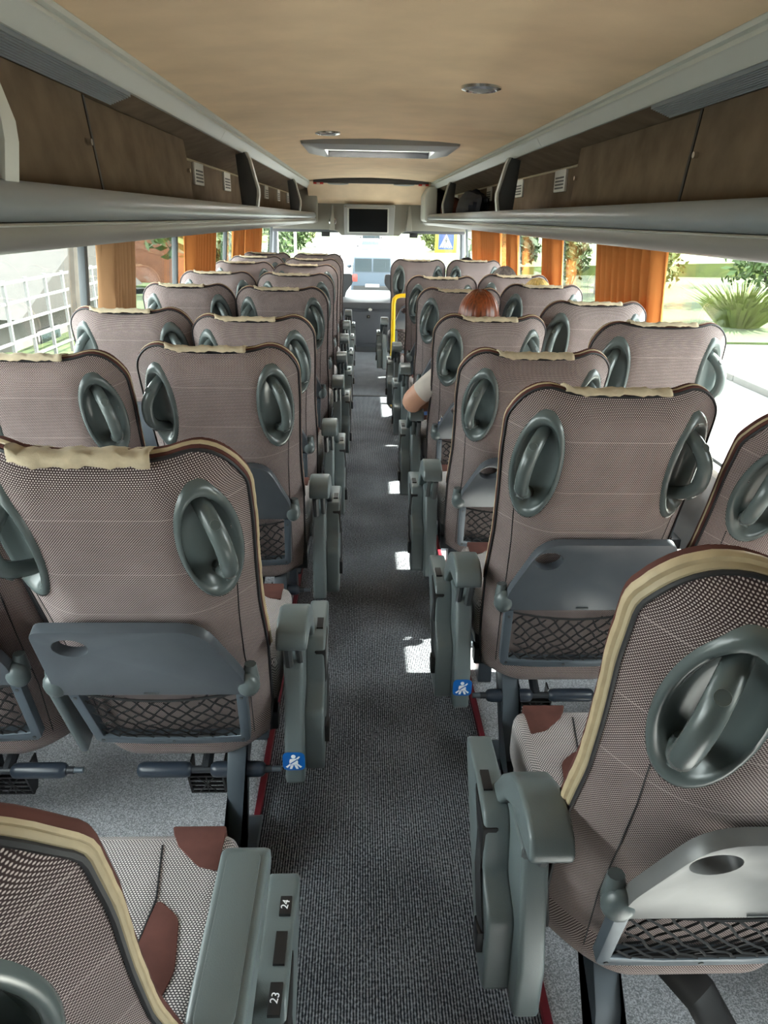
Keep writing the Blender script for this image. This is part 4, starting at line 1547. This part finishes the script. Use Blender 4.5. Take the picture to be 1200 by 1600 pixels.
for k, (x, y, rx, h, lf, lab) in enumerate((
        (-5.6, 33, 1.6, 2.6, 'leaf_green', 'round green hedge bush nearest the windscreen on the house side'), (-5.6, 36.5, 1.3, 2.8, 'leaf_yellow', 'yellow-green hedge bush second along the road edge'),
        (-5.9, 64, 1.9, 3.2, 'leaf_green', 'green hedge bush third along the road edge'), (-6.2, 74, 2.2, 3.4, 'leaf_yellow', 'pale hedge bush before the bend'),
        (-6.8, 84, 2.6, 3.8, 'leaf_green', 'farthest hedge bush on the house side'), (6.2, 66, 2.0, 2.6, 'leaf_yellow', 'small pale bush on top of the grass bank'),
        (6.8, 36, 1.6, 2.4, 'leaf_dark', 'dark bush just beyond the crossing sign'), (7.0, 41.5, 1.5, 2.8, 'leaf_green', 'green bush between the crossing sign and the street tree'))):
    shrub(x, y, rx, h, lf, lab, 60 + k, 1100, .22)

# house
ho = empty('house', (-12.2, 21, GZ - 2.1), 'pale rendered house with a grey slate roof and orange brick base', 'house')
MB().box(-4, 4, -4, 4, 0, 2.8).build('wall', 'house_render', ho, smooth=False)
MB().box(-4.1, 4.1, -4.1, 4.1, 0, 1.1).build('brick_base', 'brick_orange', ho, smooth=False)
MB().prism([(-4.7, 2.72), (4.7, 2.72), (0, 4.5)], 'x', -4.7, 4.6).build('roof', 'roof_slate', ho, smooth=False)
MB().box(1.9, 2.6, .2, .9, 3.6, 5.3).build('chimney', 'brick_orange', ho, smooth=False)
for y in (-2.2, 0, 2.2):
    w = MB().box(4.0, 4.12, y - .7, y + .7, 1.0, 2.2).build('window', 'fence_white', ho, smooth=False)
    MB().box(4.1, 4.15, y - .6, y + .6, 1.1, 2.1).build('pane', 'car_glass', w, smooth=False)
for x in (-2.5, 2.0):
    w = MB().box(x - .7, x + .7, -4.12, -4.0, 1.2, 2.3).build('window', 'fence_white', ho, smooth=False)
    MB().box(x - .6, x + .6, -4.15, -4.1, 1.3, 2.2).build('pane', 'car_glass', w, smooth=False)
ob = empty('outbuilding', (-9.8, 35.5, GZ), 'orange brick outbuilding with a flat pale roof behind the trees', 'building')
MB().box(-2.2, 2.2, -3, 3, 0, 2.7).build('wall', 'brick_orange', ob, smooth=False)
MB().box(-2.5, 2.5, -3.3, 3.3, 2.7, 2.95).build('roof', 'house_render', ob, smooth=False)
w = MB().box(2.2, 2.28, -1, 1, 1.0, 2.1).build('window', 'car_glass', ob, smooth=False)

# fence: posts and rails, each its own part
fe = empty('fence', (-6.35, 14.0, GZ), 'white railing fence of posts and thin rails in front of the house', 'fence')
for k in range(13):
    MB().box(-.03, .03, k * .87 - 5.2 - .03, k * .87 - 5.2 + .03, 0, 1.72).build('post', 'fence_white', fe, bevel=0.01)
for k in range(5):
    MB().box(-.02, .02, -5.3, 5.3, .28 + k * .34, .325 + k * .34).build('rail', 'fence_white', fe)

# pedestrian crossing sign
sg = empty('crossing_sign', (3.02, 28.0, GZ), 'pedestrian crossing sign, blue square with white triangle on a yellow board', 'sign')
MB().tube([(0, .06, 0), (0, .06, 2.5)], .04, 8).build('post', 'post_metal', sg)
zc_ = 2.06
MB().box(-.41, .41, 0, .03, zc_ - .38, zc_ + .41).build('board', 'sign_yellow', sg, bevel=0.01)
MB().box(-.28, .28, -.012, 0, zc_ - .26, zc_ + .32).build('blue_panel', 'sign_blue', sg)
MB().prism([(-.245, zc_ - .20), (.245, zc_ - .20), (0, zc_ + .27)], 'y', -.022, -.012).build('white_triangle', 'sign_white', sg)
fg = MB()
fg.ball((0.0, -.026, zc_ + .125), .028, .006, .028, 12, 8)
fg.prism([(-.03, zc_ + .09), (.03, zc_ + .09), (.025, zc_ - .02), (-.025, zc_ - .02)], 'y', -.028, -.022)
for a in ((-.02, -.02, -.085, -.15), (.02, -.02, .075, -.15), (-.03, .085, -.075, .0), (.03, .085, .07, .01)):
    fg.tube([(a[0], -.026, zc_ + a[1]), (a[2], -.026, zc_ + a[3])], .012, 5)
for k in range(5):
    x = -.18 + k * .09
    fg.prism([(x - .022, zc_ - .195), (x + .022, zc_ - .195), (x + .016, zc_ - .155), (x - .016, zc_ - .155)], 'y', -.026, -.022)
fg.build('pedestrian_symbol', 'sign_black', sg)

# lamp posts
for x, y, lab in ((-3.9, 34, 'white lamp post on the house side of the road ahead'), (-3.95, 44, 'second pale post farther along the road'), (5.2, 44, 'grey utility post by the grass bank')):
    po = empty('post', (x, y, GZ), lab, 'post')
    MB().tube([(0, 0, 0), (0, 0, 6)], [.10, .07], 8).build('shaft', 'post_metal', po)
    MB().disc((0, 0, 0), (0, 0, 1), .18, .3, 10).build('base', 'post_metal', po)


# cars
def car(x, y, paint, label, w=1.7, h=1.45, L=4.2, rz=0.0, van=False):
    root = empty('car', (x, y, GZ), label, 'car', 'cars on the road', rz)
    b = MB()
    wb = h * .56
    hw = w / 2
    if van:
        prof = [(0, .30), (0, h * .93), (.15, h), (L * .70, h), (L * .83, wb), (L * .98, wb * .9), (L, .35)]
    else:
        prof = [(0, .32), (.02, wb), (.12, wb * 1.05), (.55, h * .97), (.9, h), (L * .55, h), (L * .74, wb * 1.05), (L * .97, wb * .88), (L, .35)]
    rs = []
    for k, t in enumerate((-1, -.93, .93, 1)):
        q = []
        for (yy, zz) in prof:
            inset = .16 * max(0, (zz - wb) / (h - wb + 1e-6))
            kx = (hw - inset) * t
            q.append((kx, yy + (.03 if abs(t) == 1 else 0) * (1 if yy < L / 2 else -1), zz - (.02 if abs(t) == 1 and zz > wb else 0)))
        rs.append(q)
    b.rings(rs, True, True, True)
    b.build('body', paint, root, bevel=0.03)
    g = MB()
    gy = .0 if van else .20
    z0, z1 = wb * 1.10, h * .90
    if van:
        g.box(-hw + .16, -.03, -.03, .02, z0, z1)
        g.box(.03, hw - .16, -.03, .02, z0, z1)
    else:
        g.add([(-hw + .18, .12, z0), (hw - .18, .12, z0), (hw - .27, .44, z1), (-hw + .27, .44, z1)], [(0, 1, 2, 3)])
    g.build('rear_window', 'car_glass', root)
    MB().box(-hw + .1, hw - .1, -.06, .06, .32, .50).build('bumper', 'tyre' if van else paint, root, bevel=0.02)
    MB().box(-.26, .26, -.075, -.05, .46 if van else .58, .57 if van else .69).build('number_plate', 'sign_white', root)
    for sx in (-1, 1):
        MB().box(sx * (hw - .16) - .09, sx * (hw - .16) + .09, -.035, .05, wb * .72, wb * 1.0).build('tail_light', 'red_lens', root, bevel=0.01)
        MB().ball((sx * (hw + .09), L * .66, wb * 1.12), .09, .06, .07, 8, 6).build('wing_mirror', paint, root)
        for yy in (.75, L - .8):
            MB().disc((sx * (hw - .20), yy, .31), (sx, 0, 0), .31, .19, 18).build('wheel', 'tyre', root)
    return root


car(.30, 27.6, 'car_blue', 'dark blue-grey van directly ahead of the coach', 1.62, 1.62, 4.4, 0, True)
car(.45, 41.0, 'car_silver', 'silver car ahead of the dark van', 1.66, 1.40)
car(.50, 54.0, 'car_silver', 'pale car queued ahead of the silver one', 1.66, 1.42)
car(.75, 70.0, 'car_black', 'black off-road car farther up the queue', 1.8, 1.75, 4.4, 0, True)
car(-2.5, 56.5, 'car_white', 'white oncoming car in the opposite lane', 1.7, 1.45, 4.2, math.pi)
